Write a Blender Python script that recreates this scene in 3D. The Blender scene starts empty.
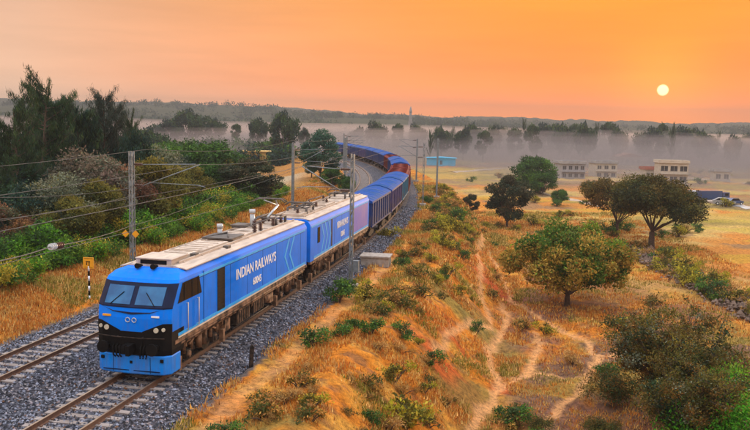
import bpy, math, random
import numpy as np
from mathutils import Vector, Matrix
rad = math.radians
random.seed(7)
scene = bpy.context.scene
col = scene.collection

# ---------------------------------------------------------------- camera
CAM_H, FOC, PITCH, ROLL = 9.764, 804.4, 0.1134, 0.0215
cd = bpy.data.cameras.new('camera')
cam = bpy.data.objects.new('camera', cd)
col.objects.link(cam)
cd.sensor_width = 36.0
cd.lens = FOC / 750 * 36.0
cd.clip_start, cd.clip_end = 0.1, 20000
cam.matrix_world = Matrix.Translation((0, 0, CAM_H)) @ Matrix.Rotation(math.pi / 2 - PITCH, 4, 'X') @ Matrix.Rotation(ROLL, 4, 'Z')
scene.camera = cam

# ---------------------------------------------------------------- light and exposure
SUN_EL, SUN_AZ = 2.6, 19.3            # degrees; azimuth clockwise from +Y
sdir = Vector((math.sin(rad(SUN_AZ)) * math.cos(rad(SUN_EL)), math.cos(rad(SUN_AZ)) * math.cos(rad(SUN_EL)), math.sin(rad(SUN_EL))))
world = bpy.data.worlds.new('World')
scene.world = world
world.use_nodes = True
wn, wl = world.node_tree.nodes, world.node_tree.links
wn.clear()
def wnode(t, **k):
    n = wn.new(t)
    for a, b in k.items(): setattr(n, a, b)
    return n
def wmath(op, a, b=None, clamp=False):
    n = wnode('ShaderNodeMath', operation=op, use_clamp=clamp)
    for i, v in enumerate((a, b)):
        if v is None: continue
        if isinstance(v, (int, float)): n.inputs[i].default_value = v
        else: wl.new(v, n.inputs[i])
    return n.outputs[0]
def ramp(tree, fac, stops, interp='LINEAR'):
    n = tree.nodes.new('ShaderNodeValToRGB')
    cr = n.color_ramp
    cr.interpolation = interp
    while len(cr.elements) < len(stops): cr.elements.new(0.5)
    for e, (p, c) in zip(cr.elements, stops):
        e.position = p
        e.color = (*c, 1) if len(c) == 3 else c
    tree.links.new(fac, n.inputs[0])
    return n.outputs[0]
tc = wnode('ShaderNodeTexCoord')
sep = wnode('ShaderNodeSeparateXYZ')
wl.new(tc.outputs['Generated'], sep.inputs[0])
dot = wnode('ShaderNodeVectorMath', operation='DOT_PRODUCT')
wl.new(tc.outputs['Generated'], dot.inputs[0])
dot.inputs[1].default_value = sdir
cosang = dot.outputs['Value']
nish = wnode('ShaderNodeTexSky', sky_type='NISHITA')
nish.sun_disc = False
nish.sun_elevation = rad(SUN_EL)
nish.sun_rotation = rad(SUN_AZ)
nish.dust_density = 4.0
nish.air_density = 1.5
# elevation gradients of a dusty evening sky: towards the sun, and away from it
elev = sep.outputs['Z']
near = ramp(world.node_tree, elev, [(0.0, (2.6, .60, .0)), (.03, (2.1, .46, .0)), (.07, (1.35, .33, .0)), (.16, (1.15, .38, .0)), (.4, (1.0, .72, .5)), (1.0, (1.0, 1.02, 1.1))])
away = ramp(world.node_tree, elev, [(0.0, (2.2, 1.35, .85)), (.05, (1.26, .72, .44)), (.16, (.74, .42, .27)), (.4, (.95, .88, .82)), (1.0, (1.0, 1.02, 1.1))])
t01 = wmath('MULTIPLY_ADD', cosang, 3.6)
t01.node.inputs[2].default_value = -2.62
t01.node.use_clamp = True
mixs = wnode('ShaderNodeMix', data_type='RGBA')
wl.new(t01, mixs.inputs[0]); wl.new(away, mixs.inputs[6]); wl.new(near, mixs.inputs[7])
# faint high streaks of cloud
mp = wnode('ShaderNodeMapping'); mp.inputs['Scale'].default_value = (1.5, 1.5, 14)
wl.new(tc.outputs['Generated'], mp.inputs[0])
nz = wnode('ShaderNodeTexNoise'); nz.inputs['Scale'].default_value = 3; nz.inputs['Detail'].default_value = 5
wl.new(mp.outputs[0], nz.inputs[0])
cl = wmath('MULTIPLY_ADD', nz.outputs[0], .34); cl.node.inputs[2].default_value = .83
vm = wnode('ShaderNodeVectorMath', operation='SCALE')
wl.new(mixs.outputs[2], vm.inputs[0]); wl.new(cl, vm.inputs['Scale'])
# upper dome, out of frame, boosted to brighten the ground and train
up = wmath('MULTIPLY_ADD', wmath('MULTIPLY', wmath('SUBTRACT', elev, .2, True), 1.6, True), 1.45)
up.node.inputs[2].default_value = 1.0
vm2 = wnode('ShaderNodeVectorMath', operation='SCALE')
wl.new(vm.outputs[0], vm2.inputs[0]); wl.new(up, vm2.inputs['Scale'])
# the disc and its glow
dd_ = wmath('MULTIPLY_ADD', cosang, 1 / (math.cos(rad(.29)) - math.cos(rad(.40)))); dd_.node.inputs[2].default_value = -math.cos(rad(.40)) / (math.cos(rad(.29)) - math.cos(rad(.40))); dd_.node.use_clamp = True
disc = dd_
g1 = wmath('POWER', wmath('MAXIMUM', cosang, 0), 700.0)
discc = wnode('ShaderNodeVectorMath', operation='SCALE'); discc.inputs[0].default_value = (2.4, 1.9, 1.1); wl.new(disc, discc.inputs['Scale'])
glow = wnode('ShaderNodeVectorMath', operation='SCALE'); glow.inputs[0].default_value = (.45, .17, .0); wl.new(g1, glow.inputs['Scale'])
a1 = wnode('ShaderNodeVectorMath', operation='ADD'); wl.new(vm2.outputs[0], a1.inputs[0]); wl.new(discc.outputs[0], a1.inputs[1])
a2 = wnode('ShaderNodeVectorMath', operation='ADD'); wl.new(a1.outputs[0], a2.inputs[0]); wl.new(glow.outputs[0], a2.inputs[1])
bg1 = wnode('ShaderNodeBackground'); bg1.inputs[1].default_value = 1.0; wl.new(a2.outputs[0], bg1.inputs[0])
bg2 = wnode('ShaderNodeBackground'); bg2.inputs[1].default_value = .004; wl.new(nish.outputs[0], bg2.inputs[0])
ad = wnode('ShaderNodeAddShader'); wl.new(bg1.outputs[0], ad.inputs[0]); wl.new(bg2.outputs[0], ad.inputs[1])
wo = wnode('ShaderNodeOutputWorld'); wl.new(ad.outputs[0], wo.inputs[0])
world.cycles.sampling_method = 'MANUAL'; world.cycles.sample_map_resolution = 512

sl = bpy.data.lights.new('sun', 'SUN')
sl.energy = 5.0; sl.angle = rad(.6); sl.color = (1.0, .62, .34)
so = bpy.data.objects.new('sun', sl); col.objects.link(so)
so.rotation_euler = sdir.to_track_quat('Z', 'Y').to_euler()
so.location = (40, 120, 60)

vs = scene.view_settings
vs.view_transform = 'Standard'; vs.look = 'None'; vs.gamma = 1.0; vs.exposure = 0.08; vs.use_curve_mapping = False
scene.render.engine = 'CYCLES'
cy = scene.cycles
cy.use_denoising = True
try: cy.denoiser = 'OPENIMAGEDENOISE'
except Exception: pass
cy.max_bounces = 5; cy.diffuse_bounces = 2; cy.glossy_bounces = 2; cy.transmission_bounces = 3; cy.transparent_max_bounces = 6; cy.volume_bounces = 0
cy.caustics_reflective = cy.caustics_refractive = False
cy.sample_clamp_indirect = 4

# ---------------------------------------------------------------- helpers
def tag(o, label=None, cat=None, group=None, kind=None):
    if label: o['label'] = label
    if cat: o['category'] = cat
    if group: o['group'] = group
    if kind: o['kind'] = kind
    return o
def empty(name, loc=(0, 0, 0), rz=0):
    o = bpy.data.objects.new(name, None); col.objects.link(o)
    o.location = loc; o.rotation_euler = (0, 0, rz); o.empty_display_size = .3
    return o
def link(name, me, parent=None):
    o = bpy.data.objects.new(name, me); col.objects.link(o)
    if parent is not None: o.parent = parent
    return o
class MB:
    def __init__(s): s.v = []; s.f = []; s.m = []; s.sm = []
    def add(s, vs, fs, mi=0, smooth=False, M=None):
        b = len(s.v)
        if M is not None: vs = [tuple(M @ Vector(v)) for v in vs]
        s.v += [tuple(v) for v in vs]
        for f in fs: s.f.append([b + i for i in f]); s.m.append(mi); s.sm.append(smooth)
        return s
    def box(s, c, d, rz=0, mi=0, M=None, bev=0):
        x, y, z = d[0] / 2, d[1] / 2, d[2] / 2
        R = Matrix.Translation(c) @ Matrix.Rotation(rz, 4, 'Z')
        if M is not None: R = M @ R
        vs = [(i * x, j * y, k * z) for k in (-1, 1) for j in (-1, 1) for i in (-1, 1)]
        fs = [(0, 2, 3, 1), (4, 5, 7, 6), (0, 1, 5, 4), (2, 6, 7, 3), (0, 4, 6, 2), (1, 3, 7, 5)]
        return s.add(vs, fs, mi, False, R)
    def tube(s, pts, r, n=6, mi=0, cap=True):
        pts = [Vector(p) for p in pts]
        if isinstance(r, (int, float)): r = [r] * len(pts)
        rings = []
        for i, p in enumerate(pts):
            d = (pts[min(i + 1, len(pts) - 1)] - pts[max(i - 1, 0)]).normalized()
            a = Vector((0, 0, 1)) if abs(d.z) < .9 else Vector((1, 0, 0))
            u = d.cross(a).normalized(); w = d.cross(u)
            rings.append([p + (u * math.cos(2 * math.pi * k / n) + w * math.sin(2 * math.pi * k / n)) * r[i] for k in range(n)])
        b = len(s.v)
        for q in rings: s.v += [tuple(v) for v in q]
        for i in range(len(pts) - 1):
            for k in range(n):
                s.f.append([b + i * n + k, b + i * n + (k + 1) % n, b + (i + 1) * n + (k + 1) % n, b + (i + 1) * n + k]); s.m.append(mi); s.sm.append(n > 5)
        if cap:
            s.f.append([b + k for k in range(n)][::-1]); s.m.append(mi); s.sm.append(False)
            s.f.append([b + (len(pts) - 1) * n + k for k in range(n)]); s.m.append(mi); s.sm.append(False)
        return s
    def prism(s, poly, axis, a, b_, mi=0):       # poly of 2-D points extruded along axis
        def p3(p, t):
            return (t, p[0], p[1]) if axis == 'x' else (p[0], t, p[1]) if axis == 'y' else (p[0], p[1], t)
        n = len(poly)
        vs = [p3(p, a) for p in poly] + [p3(p, b_) for p in poly]
        fs = [list(range(n))[::-1], list(range(n, 2 * n))] + [[i, (i + 1) % n, n + (i + 1) % n, n + i] for i in range(n)]
        return s.add(vs, fs, mi)
    def mesh(s, name, mats):
        me = bpy.data.meshes.new(name)
        me.from_pydata(s.v, [], s.f)
        for m in (mats if isinstance(mats, (list, tuple)) else [mats]): me.materials.append(m)
        me.polygons.foreach_set('material_index', s.m)
        me.polygons.foreach_set('use_smooth', s.sm)
        me.update()
        import bmesh
        bm = bmesh.new(); bm.from_mesh(me); bmesh.ops.recalc_face_normals(bm, faces=bm.faces); bm.to_mesh(me); bm.free()
        return me
    def build(s, name, mats, parent=None):
        return link(name, s.mesh(name, mats), parent)
def np_mesh(name, V, F, mat, tint=None, smooth=False):
    me = bpy.data.meshes.new(name)
    V = np.ascontiguousarray(V, np.float32); F = np.ascontiguousarray(F, np.int32)
    n, k = F.shape
    me.vertices.add(len(V)); me.vertices.foreach_set('co', V.ravel())
    me.loops.add(n * k); me.loops.foreach_set('vertex_index', F.ravel())
    me.polygons.add(n); me.polygons.foreach_set('loop_start', np.arange(n, dtype=np.int32) * k)
    me.polygons.foreach_set('use_smooth', np.full(n, smooth))
    me.materials.append(mat)
    if tint is not None:
        a = me.color_attributes.new('tint', 'FLOAT_COLOR', 'POINT')
        c = np.ones((len(V), 4), np.float32); c[:, :3] = tint
        a.data.foreach_set('color', c.ravel())
    me.update(calc_edges=True)
    return me
# value noise
def vnoise(x, y, seed=0):
    xi, yi = np.floor(x).astype(np.int64), np.floor(y).astype(np.int64)
    fx, fy = x - xi, y - yi
    fx = fx * fx * (3 - 2 * fx); fy = fy * fy * (3 - 2 * fy)
    def h(a, b):
        n = (a * 374761393 + b * 668265263 + seed * 1442695041) & 0xffffffff
        n = ((n ^ (n >> 13)) * 1274126177) & 0xffffffff
        return ((n ^ (n >> 16)) & 0xffff) / 65535.0
    return (h(xi, yi) * (1 - fx) + h(xi + 1, yi) * fx) * (1 - fy) + (h(xi, yi + 1) * (1 - fx) + h(xi + 1, yi + 1) * fx) * fy
def fbm(x, y, sc, seed=0, oct=4):
    s = 0; a = .5; t = 0
    for i in range(oct):
        s = s + a * vnoise(x / sc, y / sc, seed + i * 17); t += a; a *= .5; sc = sc / 2.03
    return s / t
def ss(a, b, x):
    t = np.clip((x - a) / (b - a), 0, 1); return t * t * (3 - 2 * t)

# ---------------------------------------------------------------- materials
def nt(m): m.use_nodes = True; return m.node_tree
def pm(name, c1, c2=None, rough=.6, metal=0.0, scale=3.0, bump=0.0, bscale=20.0, coat=0.0, contrast=(.35, .65), stretch=(1, 1, 1), spec=.5, dirt=0.0):
    m = bpy.data.materials.new(name); t = nt(m); N, L = t.nodes, t.links
    b = N['Principled BSDF']
    b.inputs['Roughness'].default_value = rough; b.inputs['Metallic'].default_value = metal
    b.inputs['Specular IOR Level'].default_value = spec
    if coat: b.inputs['Coat Weight'].default_value = coat; b.inputs['Coat Roughness'].default_value = .12
    if c2 is None: c2 = tuple(x * .8 for x in c1)
    co = N.new('ShaderNodeTexCoord'); mpn = N.new('ShaderNodeMapping'); mpn.inputs['Scale'].default_value = stretch
    L.new(co.outputs['Object'], mpn.inputs[0])
    z = N.new('ShaderNodeTexNoise'); z.inputs['Scale'].default_value = scale; z.inputs['Detail'].default_value = 6
    L.new(mpn.outputs[0], z.inputs[0])
    bc = ramp(t, z.outputs[0], [(contrast[0], c1), (contrast[1], c2)])
    if dirt:    # road dust and runs: streaks down the sides, thicker towards the sill
        m2 = N.new('ShaderNodeMapping'); m2.inputs['Scale'].default_value = (2.2, 3.4, .35); L.new(co.outputs['Object'], m2.inputs[0])
        z3 = N.new('ShaderNodeTexNoise'); z3.inputs['Scale'].default_value = 2.4; z3.inputs['Detail'].default_value = 8; z3.inputs['Roughness'].default_value = .65; L.new(m2.outputs[0], z3.inputs[0])
        sx_ = N.new('ShaderNodeSeparateXYZ'); L.new(co.outputs['Object'], sx_.inputs[0])
        mr = N.new('ShaderNodeMapRange'); mr.inputs[1].default_value = .9; mr.inputs[2].default_value = 2.6; mr.inputs[3].default_value = .14; mr.inputs[4].default_value = 0; L.new(sx_.outputs['Z'], mr.inputs[0])
        ad_ = N.new('ShaderNodeMath'); ad_.operation = 'ADD'; L.new(z3.outputs[0], ad_.inputs[0]); L.new(mr.outputs[0], ad_.inputs[1])
        f_ = ramp(t, ad_.outputs[0], [(.50, (0, 0, 0)), (.74, (dirt, dirt, dirt))])
        mm = N.new('ShaderNodeMix'); mm.data_type = 'RGBA'; L.new(f_, mm.inputs[0]); L.new(bc, mm.inputs[6]); mm.inputs[7].default_value = (.13, .10, .085, 1); bc = mm.outputs[2]
    L.new(bc, b.inputs['Base Color'])
    if bump:
        z2 = N.new('ShaderNodeTexNoise'); z2.inputs['Scale'].default_value = bscale; z2.inputs['Detail'].default_value = 4
        L.new(co.outputs['Object'], z2.inputs[0])
        bp = N.new('ShaderNodeBump'); bp.inputs['Strength'].default_value = bump; bp.inputs['Distance'].default_value = .05
        L.new(z2.outputs[0], bp.inputs['Height']); L.new(bp.outputs[0], b.inputs['Normal'])
    return m
def leaf_mat(name, transl=.35):
    m = bpy.data.materials.new(name); t = nt(m); N, L = t.nodes, t.links
    b = N['Principled BSDF']; b.inputs['Roughness'].default_value = .65; b.inputs['Specular IOR Level'].default_value = .15
    at_ = N.new('ShaderNodeAttribute'); at_.attribute_name = 'tint'
    L.new(at_.outputs['Color'], b.inputs['Base Color'])
    tr = N.new('ShaderNodeBsdfTranslucent'); L.new(at_.outputs['Color'], tr.inputs['Color'])
    mx = N.new('ShaderNodeMixShader'); mx.inputs[0].default_value = transl
    L.new(b.outputs[0], mx.inputs[1]); L.new(tr.outputs[0], mx.inputs[2])
    L.new(mx.outputs[0], N['Material Output'].inputs[0])
    return m
M = {}
M['blue'] = pm('loco_blue', (.0, .19, .90), (.001, .16, .76), rough=.5, scale=1.2, spec=.06, dirt=.22)
M['skirt'] = pm('skirt_blue', (.001, .25, .90), (.002, .20, .78), rough=.45, scale=2, spec=.1, dirt=.35)
M['cyan'] = pm('cyan_paint', (.02, .40, .90), (.02, .32, .80), rough=.45, spec=.3)
M['lilac'] = pm('lilac_paint', (.13, .12, .52), (.22, .16, .46), rough=.5, scale=.8, spec=.1)
M['navy'] = pm('navy_paint', (.003, .007, .028), (.004, .010, .045), rough=.45, spec=.12)
M['black'] = pm('black_paint', (.005, .005, .006), (.009, .008, .008), rough=.6, spec=.08)
M['glass'] = pm('window_glass', (.008, .07, .20), (.02, .13, .30), rough=.1, scale=1.5, spec=.3)
M['darkglass'] = pm('dark_glass', (.008, .010, .014), (.028, .016, .010), rough=.25, scale=3, spec=.12)
M['roof'] = pm('roof_dust', (.56, .46, .38), (.38, .31, .26), rough=.8, scale=1.3, stretch=(3, .6, 1), bump=.3)
M['roofdark'] = pm('roof_fitting', (.05, .045, .045), (.12, .10, .09), rough=.7)
M['grime'] = pm('grimy_steel', (.050, .034, .026), (.008, .007, .007), rough=.8, scale=6, spec=.2, bump=.4)
M['sandpipe'] = pm('dusty_brown_steel', (.30, .17, .10), (.022, .016, .013), rough=.8, scale=3, spec=.2)
M['cream'] = pm('cream_stripe', (.62, .56, .45), (.48, .42, .32), rough=.6)
M['white'] = pm('white_paint', (.80, .82, .85), (.72, .75, .80), rough=.5)
M['lamp'] = pm('headlamp_glass', (.55, .52, .42), (.42, .40, .34), rough=.15)
M['tarp'] = pm('blue_tarp', (.003, .06, .31), (.014, .07, .21), rough=.7, spec=.1, dirt=.5, scale=.7, bump=.5, bscale=3)
M['wblue'] = pm('wagon_blue', (.010, .045, .19), (.035, .045, .13), rough=.7, spec=.1, dirt=.8, scale=1.4)
M['wviolet'] = pm('wagon_violet', (.07, .06, .20), (.04, .035, .12), rough=.7, spec=.1, dirt=.8, scale=1.4)
M['wteal'] = pm('wagon_teal', (.02, .18, .30), (.03, .12, .22), rough=.7, spec=.1, dirt=.8, scale=1.4)
M['wred'] = pm('wagon_oxide', (.20, .024, .020), (.10, .020, .018), rough=.85, spec=.1, dirt=.5, scale=1.4)
M['steel'] = pm('rail_head', (.36, .27, .20), (.28, .19, .13), rough=.38, metal=.6, scale=2)
M['rust'] = pm('rail_rust', (.14, .065, .035), (.09, .045, .03), rough=.85, scale=9)
M['sleeper'] = pm('concrete_sleeper', (.30, .26, .25), (.18, .145, .13), rough=.9, scale=2.5, bump=.3)
M['galv'] = pm('galvanised_steel', (.20, .235, .26), (.14, .165, .18), rough=.55, metal=.35, scale=5)
M['conc'] = pm('concrete', (.38, .34, .30), (.26, .22, .19), rough=.9, scale=4, bump=.3)
M['wire'] = pm('wire', (.06, .055, .05), (.09, .08, .07), rough=.6)
M['insul'] = pm('insulator', (.09, .035, .025), (.05, .025, .02), rough=.25)
M['insulgrey'] = pm('insulator_grey', (.45, .50, .55), (.36, .40, .44), rough=.3)
M['yellow'] = pm('sign_yellow', (.80, .36, .01), (.72, .30, .01), rough=.5)
M['bark'] = pm('bark', (.10, .065, .045), (.055, .035, .028), rough=.95, scale=6, bump=.6)
M['leaf'] = leaf_mat('foliage')
M['dryleaf'] = leaf_mat('dry_foliage', .25)
M['plaster'] = pm('cream_plaster', (.52, .46, .38), (.42, .36, .29), rough=.9, scale=1.2)
M['plaster2'] = pm('grey_plaster', (.34, .33, .33), (.26, .25, .26), rough=.9, scale=1.2)
M['shed'] = pm('shed_blue', (.0, .48, .85), (.0, .42, .75), rough=.5, scale=.6)
M['ochre'] = pm('ochre_wall', (.62, .40, .12), (.50, .32, .12), rough=.9)
M['brick'] = pm('red_roof', (.36, .12, .07), (.26, .09, .06), rough=.9)
M['void'] = pm('dark_opening', (.03, .028, .028), (.05, .045, .045), rough=.9)
M['stonegrey'] = leaf_mat('stones', 0.0)
M['carblue'] = pm('car_blue', (.02, .05, .16), (.03, .06, .14), rough=.3, coat=.5)
M['carwhite'] = pm('car_white', (.7, .7, .7), (.6, .6, .6), rough=.3, coat=.5)
M['tyre'] = pm('tyre', (.02, .02, .02), (.03, .03, .03), rough=.9)
def tarp_wave(): pass

# ---------------------------------------------------------------- geometry of the place
HD, X0 = .2035, -8.82
P1 = Vector((X0 + 20 * math.tan(HD), 50.0)); KC = .0024; RC = 1 / KC
CX, CY = P1.x - RC * math.cos(HD), P1.y + RC * math.sin(HD)
def track(s, l=0.0):
    """s metres along the train's track from Y=50 (negative = nearer), l metres to its right -> x, y, heading"""
    if s <= 0: x, y, h = P1.x + s * math.sin(HD), P1.y + s * math.cos(HD), HD
    else:
        h = HD - KC * s
        x = CX + RC * math.cos(h); y = CY - RC * math.sin(h)
    return x + l * math.cos(h), y - l * math.sin(h), h
def s_of_y(Y): return (Y - P1.y) / math.cos(HD) if Y < P1.y else (HD - math.asin((CY - Y) / RC)) / KC
def lat(x, y):
    along = (x - P1.x) * math.sin(HD) + (y - P1.y) * math.cos(HD)
    l1 = (x - P1.x) * math.cos(HD) - (y - P1.y) * math.sin(HD)
    l2 = np.hypot(x - CX, y - CY) - RC
    return np.where(along < 0, l1, l2)
def at(px, py, z):
    """the ground point at height z that the photograph shows at px, py"""
    X, Y = px - 375, py - 215
    a = X * math.cos(ROLL) + Y * math.sin(ROLL); b = -X * math.sin(ROLL) + Y * math.cos(ROLL)
    dx, du = a / FOC, -b / FOC
    dy = math.cos(PITCH) + du * math.sin(PITCH); dz = -math.sin(PITCH) + du * math.cos(PITCH)
    t = (z - CAM_H) / dz
    return dx * t, dy * t
def atY(px, py, Yd):
    X, Y = px - 375, py - 215
    a = X * math.cos(ROLL) + Y * math.sin(ROLL); b = -X * math.sin(ROLL) + Y * math.cos(ROLL)
    dx, du = a / FOC, -b / FOC
    dy = math.cos(PITCH) + du * math.sin(PITCH); dz = -math.sin(PITCH) + du * math.cos(PITCH)
    t = Yd / dy
    return Vector((dx * t, Yd, CAM_H + dz * t))
LOW = -5.0
HAZE_D, MIST_D = .00062, .0058
def height(x, y):
    x = np.asarray(x, float); y = np.asarray(y, float)
    l = lat(x, y)
    n1 = fbm(x, y, 7, 3) - .5; n2 = fbm(x, y, 1.6, 9, 3) - .5; n3 = fbm(x, y, 60, 21) - .5
    n4 = (fbm(x, y, .8, 71, 4) - .5) * (1 - ss(60, 110, y))
    form = -.62 + 0 * l
    rside = -.45 + n2 * .25 - ss(3.2, 5, l) * .15 + np.exp(-((l - 6.6) / 1.7) ** 2) * (.25 + n1 * .4) \
        - ss(6.6, 13.2, l + n1 * 1.5) * (4.5) + n1 * .9 * ss(5, 9, l) * (1 - ss(12, 17, l)) + n2 * .4 * ss(5, 8, l) + n4 * .38 * ss(3.6, 6, l)
    rfar = n3 * 1.6 * ss(20, 90, l) + ss(60, 500, l) * 1.0
    lside = -.6 + n2 * .3 * ss(8.9, 10, -l) + ss(8.9, 13, -l) * 1.1 - ss(15, 24, -l) * 1.8 - ss(24, 60, -l) * 2.0 + n1 * .6 * ss(11, 15, -l) + n3 * 3 * ss(20, 80, -l)
    z = np.where(l > 3.1, rside + rfar, np.where(l < -8.9, lside, form))
    # far ground rises into low wooded hills
    d = np.hypot(x, y)
    az = np.arctan2(x, np.maximum(y, 1e-3))
    hh = 33 - 20 * ss(-.35, .45, az)
    bump = fbm(x, y, 260, 5, 4) * 1.2 + .35
    crest = (fbm(x, y, 34, 77, 4) - .5) * 13
    z = z + ss(650, 1500, d) * (hh * bump + crest) + ss(1500, 2000, d) * (30 * fbm(x, y, 500, 31) )
    return z
def hz(x, y): return float(height(np.array([x]), np.array([y]))[0])

PATHS = [([(468, 445), (474, 430), (494, 394), (510, 380), (524, 374), (532, 358), (541, 342), (538, 330)], .24),
         ([(545, 425), (562, 402), (588, 376), (598, 356), (592, 341), (565, 330), (542, 320), (512, 297), (497, 272), (486, 255)], .24),
         ([(497, 390), (491, 374), (489, 356), (499, 331), (505, 318), (500, 300)], .26),
         ([(430, 400), (451, 366), (466, 352), (480, 341), (488, 332)], .22),
         ([(528, 372), (550, 371), (572, 376), (594, 372)], .22), ([(598, 356), (615, 353), (632, 349)], .22),
         ([(486, 330), (479, 296), (477, 270), (481, 250), (479, 232), (470, 216), (461, 202), (454, 190)], .24)]
pathseg = []
for pts, w in PATHS:
    q = [at(a, b, LOW + .0) for a, b in pts]
    for a, b in zip(q[:-1], q[1:]): pathseg.append((a, b, w))
def path_d(x, y, both=False):
    """distance to the nearest path in units of its half width"""
    wob = (fbm(x, y, 2.2, 50, 3) - .5) * 1.0
    wob2 = (fbm(x, y, 2.2, 60, 3) - .5) * 1.0
    X, Y = x + wob, y + wob2
    best = np.full(np.shape(x), 99.0)
    for a, b, w in pathseg:
        dx, dy = b[0] - a[0], b[1] - a[1]
        t = np.clip(((X - a[0]) * dx + (Y - a[1]) * dy) / (dx * dx + dy * dy), 0, 1)
        best = np.minimum(best, np.hypot(X - a[0] - t * dx, Y - a[1] - t * dy) / w)
    # foot-worn line beside the ballast
    l = lat(x, y) + wob * .6
    side_ = np.abs(l - 4.1) / .34 + (y < 15) * 9 + np.maximum(0, y - 60) * .1
    return (best, side_) if both else np.minimum(best, side_)

# ---------------------------------------------------------------- ground
rows = list(np.arange(-70, 18, 3.0)); Y = 18.0
while Y < 2100:
    rows.append(Y); Y += max(.16, Y * .0055)
rows = np.array(rows); NC = 560
u = np.linspace(-1, 1, NC)
GX = u[None, :] * (.62 * np.maximum(rows, 18)[:, None] + 34)
GY = np.repeat(rows[:, None], NC, 1)
gx, gy = GX.ravel(), GY.ravel()
gz = height(gx, gy)
pda, pdb = path_d(gx, gy, True)
pathm = np.maximum(1 - ss(.5, 1.5, pda), .55 * (1 - ss(.5, 1.5, pdb)))
gz = gz - pathm * .05
nr = len(rows)
ii = (np.arange(nr - 1)[:, None] * NC + np.arange(NC - 1)[None, :]).ravel()
F = np.stack([ii, ii + 1, ii + NC + 1, ii + NC], 1)
gl = lat(gx, gy)
# real ground colours
def lerp(a, b, t): return a + (b - a) * t[:, None]
def ground_col(x, y, l, pm_):
    n1 = fbm(x, y, 5, 101); n2 = fbm(x, y, 1.3, 102, 4); n3 = fbm(x, y, 18, 103); n4 = fbm(x, y, .5, 104, 3); n5 = fbm(x, y, 45, 107)
    c = np.tile(np.array([.54, .18, .018]), (len(x), 1))
    c = lerp(c, np.array([.60, .29, .05]), ss(.45, .7, n2))
    c = lerp(c, np.array([.22, .10, .045]), ss(.5, .66, n4) * .75)
    c = lerp(c, np.array([.52, .10, .02]), ss(.56, .72, n1) * ss(5, 8, l) * (1 - ss(13, 16, l)))          # red soil on the slope
    c = lerp(c, np.array([.19, .17, .045]), ss(.52, .66, fbm(x, y, 6, 105)) * .7)                      # greenish growth
    low = ss(11, 15, l) * (1 - ss(75, 110, y))
    c = lerp(c, np.array([.165, .085, .065]), ss(.47, .58, fbm(x, y, 4.5, 111)) * low * .85)               # burnt grass
    field = ss(14, 20, l) * ss(60, 90, y)
    c = lerp(c, np.array([.52, .21, .045]), field * .8)
    c = lerp(c, np.array([.50, .33, .11]), field * ss(.5, .62, n3))
    c = lerp(c, np.array([.24, .15, .08]), field * ss(.56, .68, fbm(x, y, 7, 120)) * .8)
    # strips of the small fields
    ff = ss(.54, .58, fbm(x * .6, y * 2.2, 60, 109, 2)); c = lerp(c, np.array([.44, .30, .07]), field * ff * ss(110, 150, y) * .8)
    c = lerp(c, np.array([.20, .12, .09]), field * ss(.56, .6, fbm(x * .5, y * 2.5, 50, 133, 2)) * ss(110, 150, y) * .6)
    c = lerp(c, np.array([.13, .12, .03]), field * ss(.55, .63, fbm(x, y * 1.6, 16, 141, 3)) * .5)
    c = lerp(c, np.array([.42, .34, .03]), field * ss(.62, .66, fbm(x, y * 2.4, 14, 151, 2)) * .35)
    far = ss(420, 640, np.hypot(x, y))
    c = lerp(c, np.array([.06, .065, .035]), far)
    # left: green growth then scrub floor
    left = ss(9.5, 12, -l)
    c = lerp(c, np.array([.36, .17, .045]), left * .9)
    c = lerp(c, np.array([.10, .13, .025]), ss(11.8, 14.5, -l + (n1 - .5) * 5) * (1 - ss(90, 130, y)) * .9)
    c = lerp(c, np.array([.40, .31, .20]), ss(14, 20, -l) * ss(90, 125, y) * (1 - ss(150, 200, y)) * ss(.35, .5, n3))
    c = lerp(c, np.array([.05, .055, .028]), ss(18, 26, -l) * (1 - .8 * ss(90, 120, y)))
    c = lerp(c, np.array([.64, .32, .13]), pm_ * .85)
    bal = (l > -9.3) & (l < 3.4)
    c[bal] = (.15, .12, .11)
    return c
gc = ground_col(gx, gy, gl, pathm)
gm = bpy.data.materials.new('ground'); t = nt(gm); N, L = t.nodes, t.links
b = N['Principled BSDF']; b.inputs['Roughness'].default_value = .95; b.inputs['Specular IOR Level'].default_value = .1
ga = N.new('ShaderNodeAttribute'); ga.attribute_name = 'tint'
co = N.new('ShaderNodeTexCoord')
z1 = N.new('ShaderNodeTexNoise'); z1.inputs['Scale'].default_value = 3.2; z1.inputs['Detail'].default_value = 8; z1.inputs['Roughness'].default_value = .7; L.new(co.outputs['Object'], z1.inputs[0])
z1b = N.new('ShaderNodeTexNoise'); z1b.inputs['Scale'].default_value = 13; z1b.inputs['Detail'].default_value = 6; z1b.inputs['Roughness'].default_value = .7; L.new(co.outputs['Object'], z1b.inputs[0])
zm = N.new('ShaderNodeMath'); zm.operation = 'MULTIPLY_ADD'; L.new(z1b.outputs[0], zm.inputs[0]); zm.inputs[1].default_value = .6; zs_ = N.new('ShaderNodeMath'); zs_.operation = 'SUBTRACT'; L.new(z1.outputs[0], zs_.inputs[0]); zs_.inputs[1].default_value = .3; L.new(zs_.outputs[0], zm.inputs[2])
rr = ramp(t, zm.outputs[0], [(.3, (.38, .34, .34)), (.48, (.92, .92, .92)), (.7, (1.5, 1.4, 1.25))])
mx = N.new('ShaderNodeMix'); mx.data_type = 'RGBA'; mx.blend_type = 'MULTIPLY'; mx.inputs[0].default_value = 1
L.new(ga.outputs['Color'], mx.inputs[6]); L.new(rr, mx.inputs[7]); L.new(mx.outputs[2], b.inputs['Base Color'])
bp = N.new('ShaderNodeBump'); bp.inputs['Strength'].default_value = .8; bp.inputs['Distance'].default_value = .18
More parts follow.
